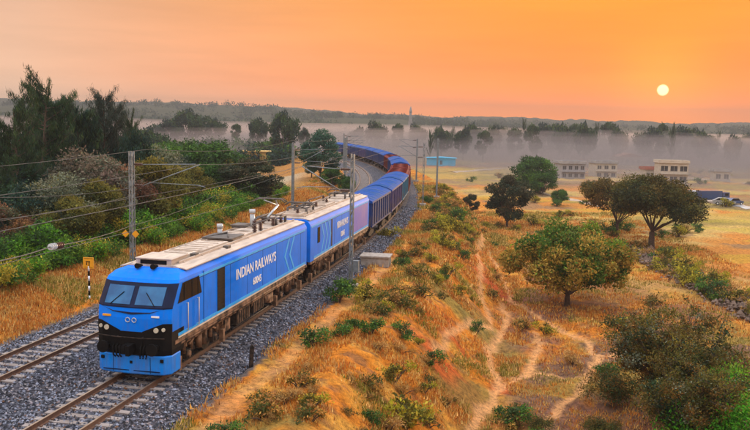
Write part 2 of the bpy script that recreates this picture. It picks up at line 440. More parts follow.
L.new(zm.outputs[0], bp.inputs['Height']); L.new(bp.outputs[0], b.inputs['Normal'])
tag(link('ground', np_mesh('ground', np.stack([gx, gy, gz], 1), F, gm, gc, True)), kind='structure')

# ---------------------------------------------------------------- ballast bed
S0, S1 = -75.0, 320.0
def sweep(profile, l0, s0, s1, mat, name, parent=None, ds=2.0, mi=None):
    """profile of (l, z) points swept along the line"""
    ns = int((s1 - s0) / ds) + 1; k = len(profile); V = []; Fc = []
    for i in range(ns):
        s = s0 + (s1 - s0) * i / (ns - 1)
        for (l, z) in profile:
            x, y, h = track(s, l0 + l); V.append((x, y, z))
    for i in range(ns - 1):
        for j in range(k - 1): Fc.append((i * k + j, i * k + j + 1, (i + 1) * k + j + 1, (i + 1) * k + j))
    me = bpy.data.meshes.new(name); me.from_pydata(V, [], Fc); me.materials.append(mat[0] if isinstance(mat, list) else mat)
    if isinstance(mat, list):
        for q in mat[1:]: me.materials.append(q)
        me.polygons.foreach_set('material_index', (mi * (ns - 1))[:len(Fc)])
    me.update()
    return link(name, me, parent)
bm_ = bpy.data.materials.new('ballast'); t = nt(bm_); N, L = t.nodes, t.links
b = N['Principled BSDF']; b.inputs['Roughness'].default_value = .9; b.inputs['Specular IOR Level'].default_value = .2
co = N.new('ShaderNodeTexCoord'); vo = N.new('ShaderNodeTexVoronoi'); vo.inputs['Scale'].default_value = 11; L.new(co.outputs['Object'], vo.inputs['Vector'])
sp = N.new('ShaderNodeSeparateColor'); L.new(vo.outputs['Color'], sp.inputs[0])
stone = ramp(t, sp.outputs[0], [(0, (.022, .023, .034)), (.5, (.055, .06, .085)), (.85, (.12, .125, .16)), (1, (.30, .30, .33))])
nzb = N.new('ShaderNodeTexNoise'); nzb.inputs['Scale'].default_value = .5; nzb.inputs['Detail'].default_value = 5; L.new(co.outputs['Object'], nzb.inputs[0])
dust = ramp(t, nzb.outputs[0], [(.4, (1, 1, 1)), (.7, (1.25, 1.05, .9))])
mxb = N.new('ShaderNodeMix'); mxb.data_type = 'RGBA'; mxb.blend_type = 'MULTIPLY'; mxb.inputs[0].default_value = 1
L.new(stone, mxb.inputs[6]); L.new(dust, mxb.inputs[7]); L.new(mxb.outputs[2], b.inputs['Base Color'])
inv = N.new('ShaderNodeMath'); inv.operation = 'SUBTRACT'; inv.inputs[0].default_value = 1; L.new(vo.outputs['Distance'], inv.inputs[1])
bp = N.new('ShaderNodeBump'); bp.inputs['Strength'].default_value = 1; bp.inputs['Distance'].default_value = .08
L.new(inv.outputs[0], bp.inputs['Height']); L.new(bp.outputs[0], b.inputs['Normal'])
T2 = -5.76
BPROF = [(T2 - 3.3, -.72), (T2 - 2.75, -.5), (T2 - 1.65, -.22), (T2 - .838, -.20), (T2, -.215), (T2 + .838, -.20), (T2 + 1.7, -.22), (T2 + 2.3, -.36), (-2.5, -.40), (-1.7, -.22), (-.838, -.20), (0, -.215), (.838, -.20), (1.65, -.22), (2.7, -.5), (3.35, -.72)]
tag(sweep(BPROF, 0, S0, S1, bm_, 'ballast_bed'), kind='structure')
def bal_z(l): return np.interp(l, [p[0] for p in BPROF], [p[1] for p in BPROF])
# loose stones on the near part of the bed
rng = np.random.default_rng(5)
def stones():
    n = 42000
    s = rng.random(n) ** 1.5 * 75 - 27
    l = rng.random(n) * 11.9 - 8.9
    keep = (np.abs(np.abs(l) - .838) > .12) & (np.abs(np.abs(l - T2) - .838) > .12)
    slp = .6
    on = ((np.abs(l) < 1.4) | (np.abs(l - T2) < 1.4)) & (np.abs(((s - S0) % slp) - slp / 2) > .13)
    keep &= ~(((np.abs(l) < 1.35) | (np.abs(l - T2) < 1.35)) & (rng.random(n) < .45)) 
    s, l = s[keep], l[keep]; n = len(s)
    P = np.array([track(a, b_)[:2] for a, b_ in zip(s, l)])
    r = .028 + rng.random(n) * .035 + np.maximum(0, s + 10) * .0005
    z = bal_z(l) + r * .35
    base = np.array([(1, 0, 0), (0, 1, 0), (-1, 0, 0), (0, -1, 0), (0, 0, 1), (0, 0, -1)], float)
    V = base[None] * (r[:, None, None]) * (.6 + .8 * rng.random((n, 6, 1)))
    a = rng.random(n) * 6.28; c_, s_ = np.cos(a)[:, None], np.sin(a)[:, None]
    V = np.stack([V[..., 0] * c_ - V[..., 1] * s_, V[..., 0] * s_ + V[..., 1] * c_, V[..., 2]], -1)
    V += np.stack([P[:, 0], P[:, 1], z], 1)[:, None, :]
    fs = np.array([(0, 1, 4), (1, 2, 4), (2, 3, 4), (3, 0, 4)])
    Fc = (fs[None] + (np.arange(n) * 6)[:, None, None]).reshape(-1, 3)
    g = .022 + rng.random(n) ** 2.8 * .32
    tint = np.stack([g * .92, g * 1.0, g * 1.3], 1) + (rng.random(n) < .12)[:, None] * np.array([.08, .02, -.02])
    return np_mesh('ballast_stones', V.reshape(-1, 3), Fc, M['stonegrey'], np.repeat(np.clip(tint, .02, 1), 6, 0))
tag(link('ballast_stones', stones()), kind='stuff')

# ---------------------------------------------------------------- the two tracks
RAILP = [(-.07, -.19), (-.02, -.15), (-.02, -.04), (-.036, -.03), (-.036, 0), (.036, 0), (.036, -.03), (.02, -.04), (.02, -.15), (.07, -.19)]
RMI = [1, 1, 1, 1, 0, 1, 1, 1, 1]
def railway(l0, label):
    r = empty('railway_track', (*track(-30, l0)[:2], -.2)); tag(r, label, 'railway track', 'railway tracks on the ballast bed')
    inv_ = Matrix.Translation(r.location).inverted()
    for sd in (-1, 1):
        o = sweep([(a, z + .002) for a, z in RAILP], l0 + sd * .838, S0, S1 - 2, [M['steel'], M['rust']], 'rail', r, 1.5, RMI)
        o.data.transform(inv_)
    sm = MB()
    sm.prism([(-1.37, -.24), (1.37, -.24), (1.37, -.165), (.95, -.15), (.55, -.185), (-.55, -.185), (-.95, -.15), (-1.37, -.165)], 'y', -.125, .125)
    fast = MB()
    for q in (-.838, .838):
        for w in (-.11, .11): sm.box((q + w, 0, -.15), (.07, .09, .05), mi=1)
    sme = sm.mesh('sleeper', [M['sleeper'], M['rust']])
    n = int((S1 - S0) / .62); hidden = []
    cnt = 0
    for i in range(n):
        s = S0 + .3 + i * .62
        x, y, h = track(s, l0)
        if s > -36 and cnt < 98:
            o = link('sleeper', sme, r); o.location = Vector((x, y, 0)) - r.location; o.rotation_euler = (0, 0, -h + random.uniform(-.006, .006)); cnt += 1
        else: hidden.append((x, y, h))
    mb = MB()
    for x, y, h in hidden: mb.box((x - r.location.x, y - r.location.y, -.205 - r.location.z), (2.74, .25, .08), -h)
    tag(mb.build('sleeper', M['sleeper'], r), kind='stuff')
railway(0, 'railway track under the blue train, running out in front of the locomotive')
railway(T2, 'empty railway track on the left, curving away parallel to the train')

# ---------------------------------------------------------------- locomotive
def ring_loft(mb, levels, mi_fn, close_top=True, close_bot=False):
    """levels: list of rings (same count) of 3-D points"""
    b = len(mb.v); k = len(levels[0])
    for r in levels: mb.v += [tuple(p) for p in r]
    for i in range(len(levels) - 1):
        for j in range(k):
            mb.f.append([b + i * k + j, b + i * k + (j + 1) % k, b + (i + 1) * k + (j + 1) % k, b + (i + 1) * k + j]); mb.m.append(mi_fn(i, j)); mb.sm.append(False)
    if close_top: mb.f.append([b + (len(levels) - 1) * k + j for j in range(k)]); mb.m.append(mi_fn(-1, 0)); mb.sm.append(False)
    if close_bot: mb.f.append([b + j for j in range(k)][::-1]); mb.m.append(mi_fn(-2, 0)); mb.sm.append(False)
def text_mesh(body, size, mat, name, parent, origin, xdir, updir, squash=1.0):
    cu = bpy.data.curves.new('lettering', 'FONT'); cu.body = body; cu.size = size; cu.extrude = .004; cu.offset = .012; cu.align_x = 'CENTER'
    tmp = bpy.data.objects.new('tmp_text', cu); col.objects.link(tmp)
    bpy.context.view_layer.update()
    me = bpy.data.meshes.new_from_object(tmp.evaluated_get(bpy.context.evaluated_depsgraph_get()))
    bpy.data.objects.remove(tmp)
    X = Vector(xdir).normalized(); U = Vector(updir).normalized(); Z = X.cross(U)
    R = Matrix((X * squash, U, Z)).transposed().to_4x4(); R.translation = Vector(origin)
    me.transform(R); me.materials.clear(); me.materials.append(mat); me.name = name
    return link(name, me, parent)
HW = 1.49
def wheelset(parent, y, r=.55):
    mb = MB()
    for sx in (-1, 1):
        mb.tube([(sx * .77, y, r), (sx * .91, y, r)], r, 20)
    mb.tube([(-.8, y, r), (.8, y, r)], .09, 8)
    return mb.build('wheelset', M['grime'], parent)
def bogie(parent, yc, wb=2.6, r=.55):
    mb = MB()
    for sx in (-1, 1):
        mb.prism([(-wb / 2 - .75, .62), (-wb / 2 - .55, .92), (-.6, .98), (-.45, .62), (.45, .62), (.6, .98), (wb / 2 + .55, .92), (wb / 2 + .75, .62), (wb / 2 + .4, .50), (-wb / 2 - .4, .50)], 'x', sx * 1.02, sx * 1.20)
        for o in (-wb / 2, wb / 2):
            mb.box((sx * 1.27, yc * 0 + o, .56), (.16, .42, .36))
            for q in (-.34, .34): mb.tube([(sx * 1.26, o + q, .66), (sx * 1.26, o + q, 1.16)], .10, 8, 1)
            mb.tube([(sx * 1.28, o, .56), (sx * 1.40, o, .56)], .13, 10, 1)
        for q in (-.25, .25): mb.tube([(sx * 1.28, q, .55), (sx * 1.28, q, 1.2)], .15, 8, 1)
        mb.tube([(sx * 1.36, -wb / 2, .95), (sx * 1.36, -.5, 1.25)], .05, 6, 1)
        mb.tube([(sx * 1.36, wb / 2, .95), (sx * 1.36, .5, 1.25)], .05, 6, 1)
        mb.box((sx * 1.30, -wb / 2 - .85, .42), (.2, .18, .55), mi=1)
        mb.box((sx * 1.30, wb / 2 + .85, .42), (.2, .18, .55), mi=1)
    mb.box((0, 0, .8), (2.0, .6, .3))
    bm = mb.mesh('bogie', [M['grime'], M['sandpipe']])
    o = link('bogie', bm, parent); o.location = (0, yc, 0)
    for q in (-wb / 2, wb / 2): wheelset(o, q, r)
    return o
def loco_section(front, label, Ls, x, y, h):
    R = empty('locomotive', (x, y, 0), -h)
    tag(R, label, 'locomotive', 'blue locomotive units at the head of the train')
    # ---- shell
    cab = 1.0 if front else 0.0
    def yf(z): return float(np.interp(z, [1.4, 2.38, 2.80, 3.62, 3.80, 4.02, 4.12], [0, .0, .06, .62, .78, 1.25, 1.5])) * cab
    lv = [(1.50, HW), (2.38, HW), (2.80, HW), (3.62, HW), (3.74, HW - .02), (3.92, HW - .16), (4.02, HW - .42)]
    def ringz(z, hw):
        f = yf(z); tp = .27 * cab
        ar = .0 if cab == 0 else .06
        pts = [(-.75, f), (0, f - ar * .3), (.75, f), (hw - .28, f + .07 * cab), (hw, f + tp), (hw, Ls), (hw - .3, Ls), (0, Ls), (-hw + .3, Ls), (-hw, Ls), (-hw, f + tp), (-hw + .28, f + .07 * cab)]
        return [(a, b_, z) for a, b_ in pts]
    mb = MB()
    ring_loft(mb, [ringz(z, w) for z, w in lv], lambda i, j: 0, True, True)
    body = mb.build('body', [M['blue']], R)
    # ---- roof deck in dusty cream
    rf = MB()
    ya = 1.75 if front else .15
    rf.prism([(-1.13, 4.024), (1.13, 4.024), (.95, 4.10), (-.95, 4.10)], 'y', ya, Ls - .1)
    for i in range(9):
        yy = ya + .8 + i * (Ls - ya - 1.6) / 8
        rf.box((0, yy, 4.12), (1.9, .05, .06))
    for sx in (-1, 1):
        rf.prism([(sx * 1.12, 4.02), (sx * 1.40, 3.96), (sx * 1.40, 4.0), (sx * 1.12, 4.06)], 'y', ya, Ls - .1)
        rf.box((sx * .86, (ya + Ls) / 2, 4.15), (.05, Ls - ya - 1, .10))
    rf.build('roof', M['roof'], R)
    hb = MB()
    for (yy, ly, wx, hh) in ((ya + 1.6, 2.2, 1.3, .16), (ya + 4.6, 2.8, 1.35, .12), (ya + 8.0, 2.6, 1.3, .14)):
        hb.box((0, yy, 4.10 + hh / 2), (wx, ly, hh))
        for k in range(5): hb.box((0, yy - ly / 2 + .25 + k * (ly - .5) / 4, 4.115 + hh), (wx * .8, .06, .035))
    hb.build('roof_hatch', M['roof'], R)
    # ---- sill and lower pipes
    sb = MB()
    for sx in (-1, 1):
        sb.box((sx * (HW - .05), (Ls + .5 * cab) / 2, 1.42), (.14, Ls - .5 * cab, .14))
        sb.tube([(sx * 1.46, 1.0, 1.27), (sx * 1.46, Ls - .4, 1.27)], .055, 8)
        sb.tube([(sx * 1.40, 1.0, 1.14), (sx * 1.40, Ls - .4, 1.14)], .04, 6)
    sb.box((0, (Ls + .5) / 2, 1.38), (2.8, Ls - .8, .2))
    sb.build('underframe', M['sandpipe'], R)
    st = MB()
    for sx in (-1, 1):
        st.box((sx * (HW + .003), Ls / 2 + .3, 1.545), (.012, Ls - 1.0, .07))
    st.build('sill_stripe', M['cream'], R)
    st = MB()
    for sx in (-1, 1):
        st.box((sx * (HW + .002), Ls / 2 + .3, 1.655), (.010, Ls - 1.0, .12))
        st.box((sx * (HW + .002), Ls / 2 + (1.2 if front else .0), 3.57), (.010, Ls - (3.0 if front else .4), .10))
    st.build('livery_stripe', M['cyan'], R)
    # ---- equipment below the floor
    for sx in (-1, 1):
        for (dy, w_, l_, h_) in ((-1.1, .55, 1.7, .62), (1.0, .5, 1.5, .55)):
            eq = MB(); eq.box((sx * 1.15, Ls / 2 + dy, .83), (w_, l_, h_))
            for k in range(6): eq.box((sx * (1.15 + w_ / 2 + .012), Ls / 2 + dy - l_ / 2 + .15 + k * (l_ - .3) / 5, .83), (.03, .05, h_ * .85), mi=1)
            eq.build('equipment_case', [M['grime'], M['sandpipe']], R)
        eq = MB(); eq.tube([(sx * 1.2, Ls / 2 + 2.0, .85), (sx * 1.2, Ls / 2 + 3.1, .85)], .24, 12); eq.build('air_tank', [M['sandpipe']], R)
        eq = MB(); eq.box((sx * 1.2, 5.9, .8), (.4, .6, .5)); eq.build('sandbox', M['sandpipe'], R)
        eq = MB(); eq.box((sx * 1.2, Ls - 5.9, .8), (.4, .5, .5)); eq.build('sandbox', M['sandpipe'], R)
        eq = MB(); eq.tube([(sx * 1.42, Ls / 2 - 2.5, .45), (sx * 1.42, Ls / 2 + 2.4, .45)], .035, 6); eq.build('brake_pipe', M['grime'], R)
        for k in range(9):
            yy = 1.6 + k * (Ls - 3.2) / 8
            eq = MB(); eq.tube([(sx * 1.46, yy, 1.3), (sx * 1.44, yy, 1.0), (sx * 1.30, yy + .15, .8)], .03, 5); eq.build('pipe_bracket', M['sandpipe'], R)
    bogie(R, 3.35 if front else 2.9); bogie(R, Ls - 2.9)
    # ---- side features (both sides)
    for sx in (-1, 1):
        sm_ = MB()
        for k in range(6):
            yy = 6.0 + k * (Ls - 7.2) / 5
            sm_.box((sx * (HW + .001), yy, 2.62), (.006, .022, 1.78))
        sm_.box((sx * (HW + .001), Ls / 2 + 1, 3.50), (.006, Ls - 3, .018))
        sm_.build('panel_seam', M['navy'], R)
        xs = sx * (HW + .004)
        if front:
            dm = MB()   # dark cab side glazing band with a slanted rear edge
            dm.prism([(.78, 2.86), (2.95, 2.86), (2.70, 3.58), (1.20, 3.58)], 'x', sx * (HW - .01), sx * (HW + .012))
            w = dm.build('cab_side_window', M['darkglass'], R)
            fr = MB()
            for yy in (1.35, 2.05, 2.62): fr.box((sx * (HW + .022), yy, 3.2), (.012, .05, .66))
            fr.build('window_frame', M['black'], w)
            dr = MB(); dr.box((sx * (HW + .006), 2.05, 2.25), (.02, .72, 1.15)); d = dr.build('cab_door', M['blue'], R)
            hr = MB()
            for yy in (1.55, 2.55):
                hr.tube([(sx * (HW + .07), yy, 1.65), (sx * (HW + .07), yy, 2.75)], .018, 6)
                for z in (1.68, 2.72): hr.tube([(sx * HW, yy, z), (sx * (HW + .07), yy, z)], .014, 5)
            hr.build('handrail', M['cream'], d)
            bd = MB(); bd.box((xs, 3.15, 2.65), (.012, .03, 2.1)); bd.build('panel_joint', M['navy'], R)
            dk = MB(); dk.box((xs, 4.95, 2.60), (.03, .80, 1.78)); q = dk.build('ventilation_louvre', M['black'], R)
            lv_ = MB()
            for k in range(11): lv_.box((sx * (HW + .022), 4.95, 1.80 + k * .16), (.02, .76, .02))
            lv_.build('louvre_slat', M['black'], q)
        else:
            dk = MB(); dk.box((xs, 1.9, 2.9), (.03, .55, .95)); dk.build('side_window', M['darkglass'], R)
            pn = MB(); pn.box((xs, 5.2, 2.62), (.010, .35, 1.8)); pn.build('dark_band', M['navy'], R)
            pn = MB(); pn.box((xs, 14.2, 2.62), (.010, 5.6, 1.78)); pn.build('lilac_panel', M['lilac'], R)
        cv = MB()   # light blue chevrons near the coupling
        base = Ls - 3.4 if front else 2.5
        for k in range(2 if front else 3):
            o = base + k * .85; dd = -.75 if front else .6
            for (za, zb, a, b_) in ((1.72, 2.6, 0, dd), (2.6, 3.5, dd, 0)):
                cv.prism([(o + a, za), (o + a + .22, za), (o + b_ + .22, zb), (o + b_, zb)], 'x', sx * (HW - .004), sx * (HW + .008 + .001 * k))
        cv.build('chevron_stripe', M['cyan'], R)
        xd = (0, 1, 0) if sx > 0 else (0, -1, 0)
        o = sx * (HW + .012)
        if front:
            text_mesh('INDIAN RAILWAYS', .66, M['white'], 'lettering', R, (o, 9.4, 2.66), xd, (0, 0, 1), .98)
            text_mesh('60045', .46, M['white'], 'fleet_number', R, (o, 9.4, 2.02), xd, (0, 0, 1))
        else:
            text_mesh('INDIAN RAILWAYS', .62, M['white'], 'lettering', R, (o, 8.3, 2.70), xd, (0, 0, 1), .62)
            text_mesh('60045', .50, M['white'], 'fleet_number', R, (o, 8.3, 2.0), xd, (0, 0, 1))
    # ---- roof gear
    def insul(yy, xx, hgt, z=4.1):
        b_ = MB()
        b_.tube([(xx, yy, z), (xx, yy, z + hgt)], .06, 8)
        for k in range(int(hgt / .08)): b_.tube([(xx, yy, z + .04 + k * .08), (xx, yy, z + .075 + k * .08)], .12, 10)
        return b_.build('roof_insulator', M['insul'], R)
    if front:
        ac = MB(); ac.box((0, 2.5, 4.20), (1.5, 1.4, .22)); ac.box((0, 2.5, 4.325), (1.56, 1.46, .03)); a_ = ac.build('air_conditioner', M['roof'], R)
        fn = MB(); fn.box((0, 1.78, 4.20), (1.1, .03, .15)); fn.build('grille', M['black'], a_)
        for q in (-.35, .3):
            hn = MB(); hn.tube([(q, 1.5, 4.10), (q, 1.12, 4.14)], [.05, .11], 10); hn.build('horn', M['black'], R)
        an = MB(); an.tube([(-.5, 9.6, 4.1), (-.5, 9.6, 4.55)], .12, 10); an.tube([(-.5, 9.6, 4.55), (-.5, 9.6, 4.75)], .15, 10); an.build('surge_arrester', M['insulgrey'], R)
        an = MB(); an.tube([(-.55, 14.2, 4.1), (-.55, 14.2, 4.75)], .13, 10); an.tube([(-.55, 14.2, 4.8), (-.55, 14.2, 5.0)], .17, 10); an.build('surge_arrester', M['insulgrey'], R)
        dk = MB(); dk.box((0, 8.8, 4.28), (1.5, 1.6, .06)); dk.tube([(-.6, 8.2, 4.28), (-.1, 9.6, 4.36), (.5, 8.2, 4.3)], .05, 6); dk.build('brake_resistor_cover', M['roofdark'], R)
        for yy, xx in ((11.6, .55), (12.6, .5), (13.3, -.1), (14.6, .5), (15.2, -.3), (16.2, .4), (16.5, -.4)): insul(yy, xx, .42)
        bb = MB(); bb.tube([(.5, 11.4, 4.56), (.5, 14.7, 4.56), (.4, 16.3, 4.56), (0, Ls + .6, 4.5)], .035, 6)
        bb.tube([(-.6, 11.2, 4.5), (.6, 11.2, 4.5)], .04, 6); bb.tube([(-.1, 13.3, 4.55), (-.3, 15.2, 4.55), (-.4, 16.5, 4.55)], .035, 6); bb.box((-.3, 11.9, 4.42), (.7, .9, .16))
        bb.build('busbar', M['roofdark'], R)
        for q, (yy, xx, zz) in enumerate(((3.9, .75, 4.2), (3.5, .2, 4.2), (6.8, 1.0, 4.1))):
            k_ = MB(); k_.box((xx, yy, zz), (.25, .35, .14)); k_.build('roof_box', M['roofdark'], R)
    def panto(yb, raised, sgn):
        p_ = empty('pantograph', (0, yb, 0)); p_.parent = R
        f_ = MB()
        for a, b_ in (((-.6, -.8), (.6, -.8)), ((.6, -.8), (.6, .8)), ((.6, .8), (-.6, .8)), ((-.6, .8), (-.6, -.8))): f_.tube([(a[0], a[1], 4.48), (b_[0], b_[1], 4.48)], .045, 6)
        for a in (-.6, .6):
            for c_ in (-.8, .8): f_.tube([(a, c_, 4.1), (a, c_, 4.48)], .08, 8)
        f_.build('base_frame', M['roofdark'], p_)
        zt = 5.50 if raised else 4.74
        k = (0, sgn * (1.25 if raised else 1.7), (5.0 if raised else 4.62))
        a_ = MB(); a_.tube([(0, -sgn * .5, 4.5), k], .06, 8); a_.tube([k, (-.35, -sgn * .1, zt - .1)], .03, 6); a_.tube([k, (.35, -sgn * .1, zt - .1)], .03, 6)
        a_.build('arm', M['insulgrey'] if raised else M['roofdark'], p_)
        hd_ = MB()
        for o in (-.18, .18): hd_.tube([(-.95, -sgn * .1 + o, zt - .18), (-.7, -sgn * .1 + o, zt), (.7, -sgn * .1 + o, zt), (.95, -sgn * .1 + o, zt - .18)], .035, 6)
        hd_.tube([(-.35, -sgn * .1 - .18, zt - .05), (-.35, -sgn * .1 + .18, zt - .05)], .03, 6); hd_.tube([(.35, -sgn * .1 - .18, zt - .05), (.35, -sgn * .1 + .18, zt - .05)], .03, 6)
        hd_.build('contact_strip', M['roofdark'], p_)
    if front: panto(15.6, True, 1)
    else:
        panto(3.0, False, 1); panto(13.6, False, -1)
        for yy, xx in ((1.0, .4), (5.6, .3), (6.6, -.5), (8.4, .3), (10.2, -.4)): insul(yy, xx, .42)
        bb = MB(); bb.tube([(.4, .2, 4.55), (.3, 5.6, 4.55), (.3, 8.4, 4.55), (-.2, 12.4, 4.5)], .04, 6); bb.tube([(-.5, 6.6, 4.55), (-.4, 10.2, 4.55)], .04, 6)
        bb.build('busbar', M['roofdark'], R)
    # ---- ends
    if front:
        # windscreen band wraps the nose between z 2.80 and 3.62
        def fp(xx, z, out=.012):      # point on the front face
            f = yf(z)
            ax = abs(xx)
            yy = f + float(np.interp(ax, [0, .75, HW - .28, HW], [-.02, 0, .07, .27])) - out
            return (xx + math.copysign(out * .6, xx) * (ax > 1.2), yy, z)
        def patch(xsr, zs, out, name, mat, parent, flat=None):
            g = MB(); vs_ = []; k = len(xsr)
            for z in zs:
                for xx in xsr: vs_.append(fp(xx if flat is None else flat(xx, z), z, out))
            n0 = len(vs_)
            for z in zs:
                for xx in xsr: vs_.append(fp(xx if flat is None else flat(xx, z), z, out - .03))
            fs = [(i * k + j, i * k + j + 1, (i + 1) * k + j + 1, (i + 1) * k + j) for i in range(len(zs) - 1) for j in range(k - 1)]
            fs += [tuple(n0 + q for q in f)[::-1] for f in fs]
            for i in range(len(zs) - 1):
                for j in (0, k - 1): fs.append((i * k + j, (i + 1) * k + j, n0 + (i + 1) * k + j, n0 + i * k + j))
            for j in range(k - 1):
                for i in (0, len(zs) - 1): fs.append((i * k + j, i * k + j + 1, n0 + i * k + j + 1, n0 + i * k + j))
            g.add(vs_, fs); return g.build(name, mat, parent)
        xsf = [-HW, -1.21, -.75, 0, .75, 1.21, HW]
        ws = patch(xsf, [2.76, 2.80, 3.62], .014, 'windscreen_surround', M['navy'], R)
        for sx in (-1, 1):
            w = patch([sx * a for a in ((.10, .75, 1.16) if sx > 0 else (1.16, .75, .10))], [2.88, 3.50], .034, 'windscreen', M['glass'], R)
            wp = MB(); a = Vector(fp(sx * .9, 2.86, .06)); b_ = Vector(fp(sx * .45, 3.3, .06)); wp.tube([a, b_], .016, 5); wp.build('wiper', M['black'], w)
        # dark V below the screen with grey emblem
        vp = MB()
        pa = [fp(xx, z, .018) for xx, z in ((-1.25, 2.76), (1.25, 2.76), (.75, 2.60), (0, 2.52), (-.75, 2.60))]
        pb = [(p[0], p[1] + .03, p[2]) for p in pa]
        vp.add(pa + pb, [(0, 4, 3, 2, 1), (5, 6, 7, 8, 9)] + [(i, (i + 1) % 5, 5 + (i + 1) % 5, 5 + i) for i in range(5)])
        vp.build('nose_panel', M['navy'], R)
        em = MB()
        for q in (-.13, .13): em.tube([(q + .09 * math.cos(a_ / 8 * 6.283), yf(2.42) - .045, 2.32 + .085 * math.sin(a_ / 8 * 6.283)) for a_ in range(9)], .018, 5)
        em.build('emblem', M['insulgrey'], R)
        pl = MB(); pl.box((-1.0, .02, 2.44), (.34, .05, .07)); pl.build('number_plate', M['yellow'], R)
        pl = MB(); pl.box((.95, .03, 2.48), (.3, .05, .06)); pl.build('number_plate', M['white'], R)
        # black band with lamps, buffers, coupler
        bb = MB()
        def ring2(z, hw, f): return [(a, b_, z) for a, b_ in ((-.75, f), (0, f - .03), (.75, f), (hw - .28, f + .07), (hw, f + .27), (hw, 1.3), (-hw, 1.3), (-hw, f + .27), (-hw + .28, f + .07))]
        ring_loft(bb, [ring2(.98, HW - .04, .06), ring2(1.20, HW + .006, -.012), ring2(1.80, HW + .006, -.016), ring2(1.88, HW + .006, -.016)], lambda i, j: 0, True, True)
        bb.build('bumper_beam', M['black'], R)
        for sx in (-1, 1):
            hp = MB(); cols__ = ((.45, 1.90), (.75, 2.03), (1.21, 2.22), (HW, 2.20))
            va = [fp(sx * a, z, .024) for a, zt_ in cols__ for z in (1.84, zt_)]; vb = [(p[0], p[1] + .05, p[2]) for p in va]
            fs = [(2 * i, 2 * i + 2, 2 * i + 3, 2 * i + 1) for i in range(3)]; fs += [tuple(8 + q for q in f)[::-1] for f in fs]
            fs += [(2 * i + 1, 2 * i + 3, 8 + 2 * i + 3, 8 + 2 * i + 1) for i in range(3)] + [(6, 7, 15, 14), (0, 1, 9, 8)]
            hp.add(va + vb, fs); hu = hp.build('headlamp_housing', M['black'], R)
            for (xx, zz, rr_) in ((1.00, 1.98, .095), (1.25, 2.01, .07)):
                lm = MB(); p = Vector(fp(sx * xx, zz, .03)); lm.tube([p, p + Vector((0, -.05, 0))], rr_, 14); lm.build('headlight', M['lamp'], hu)
            bf = MB(); bf.tube([(sx * .98, .1, 1.32), (sx * .98, -.30, 1.32)], .12, 12); bf.tube([(sx * .98, -.30, 1.32), (sx * .98, -.37, 1.32)], .23, 18); bf.build('buffer', M['black'], R)
        cp = MB(); cp.box((0, -.10, 1.28), (.34, .5, .34)); cp.box((.12, -.42, 1.28), (.14, .3, .38)); cp.box((-.12, -.36, 1.28), (.14, .16, .30)); cp.box((0, .02, 1.30), (.9, .14, .6)); cp.build('coupler', M['black'], R)
        for q in (-.55, -.42, .42, .55, .68, -.68):
            ho = MB(); ho.tube([(q, .05, 1.42), (q * 1.02, -.16, 1.30), (q * .98, -.14, .98), (q * .9, -.08, .90)], .03, 6)
            ho.build('brake_hose', M['black'], R)
        rl = MB()
        rl.tube([(-1.35, -.06, 1.70), (-.5, -.22, 1.70), (.5, -.22, 1.70), (1.35, -.06, 1.70)], .022, 6)
        for q in (-1.3, -.5, .5, 1.3): rl.tube([(q, .0, 1.70), (q, -.18 if abs(q) < 1 else -.06, 1.70)], .018, 5)
        rl.build('handrail', M['grime'], R)
        sk = MB()
        def ring3(z, hw, f): return [(a, b_, z) for a, b_ in ((-.9, f), (0, f - .05), (.9, f), (hw - .2, f + .07), (hw, f + .27), (hw, 1.0), (-hw, 1.0), (-hw, f + .27), (-hw + .2, f + .07))]
        ring_loft(sk, [ring3(.26, 1.45, .03), ring3(.30, 1.48, .0), ring3(.95, 1.49, .0), ring3(.98, 1.47, .03)], lambda i, j: 0, True, True)
        sk.build('skirt', M['skirt'], R)
        se = MB(); se.box((-.75, -.004, .62), (.02, .02, .62)); se.box((.75, -.004, .62), (.02, .02, .62)); se.box((0, -.03, .40), (2.3, .03, .03)); se.build('panel_seam', M['navy'], R)
        sd = MB(); sd.box((0, -.05, .72), (.10, .04, .10)); sd.box((1.2, .02, .82), (.12, .06, .12)); sd.box((-1.2, .02, .82), (.12, .06, .12)); sd.build('socket', M['black'], R)
    gk = MB(); gk.box((0, Ls + .28, 2.6), (1.3, .56, 2.2)); gk.build('gangway', M['black'], R)
    en = MB(); en.box((0, Ls + .14, .95), (2.4, .12, .35)); en.box((0, Ls + .4, 1.0), (.3, .7, .25)); en.build('drawgear', M['grime'], R)
    return R
def on_chord(sa, sb):
    xa, ya, _ = track(sa); xb, yb, _ = track(sb)
    return xa, ya, math.atan2(xb - xa, yb - ya)
sF = s_of_y(29.25)
LA, LB = 17.7, 17.5
x, y, h = on_chord(sF, sF + LA)
loco_section(True, 'front half of the blue electric locomotive with windscreen and cab facing us', LA, x, y, h)
sB = sF + LA + .75
x, y, h = on_chord(sB, sB + LB)
loco_section(False, 'second half of the blue locomotive with a lilac rear panel, before the wagons', LB, x, y, h)

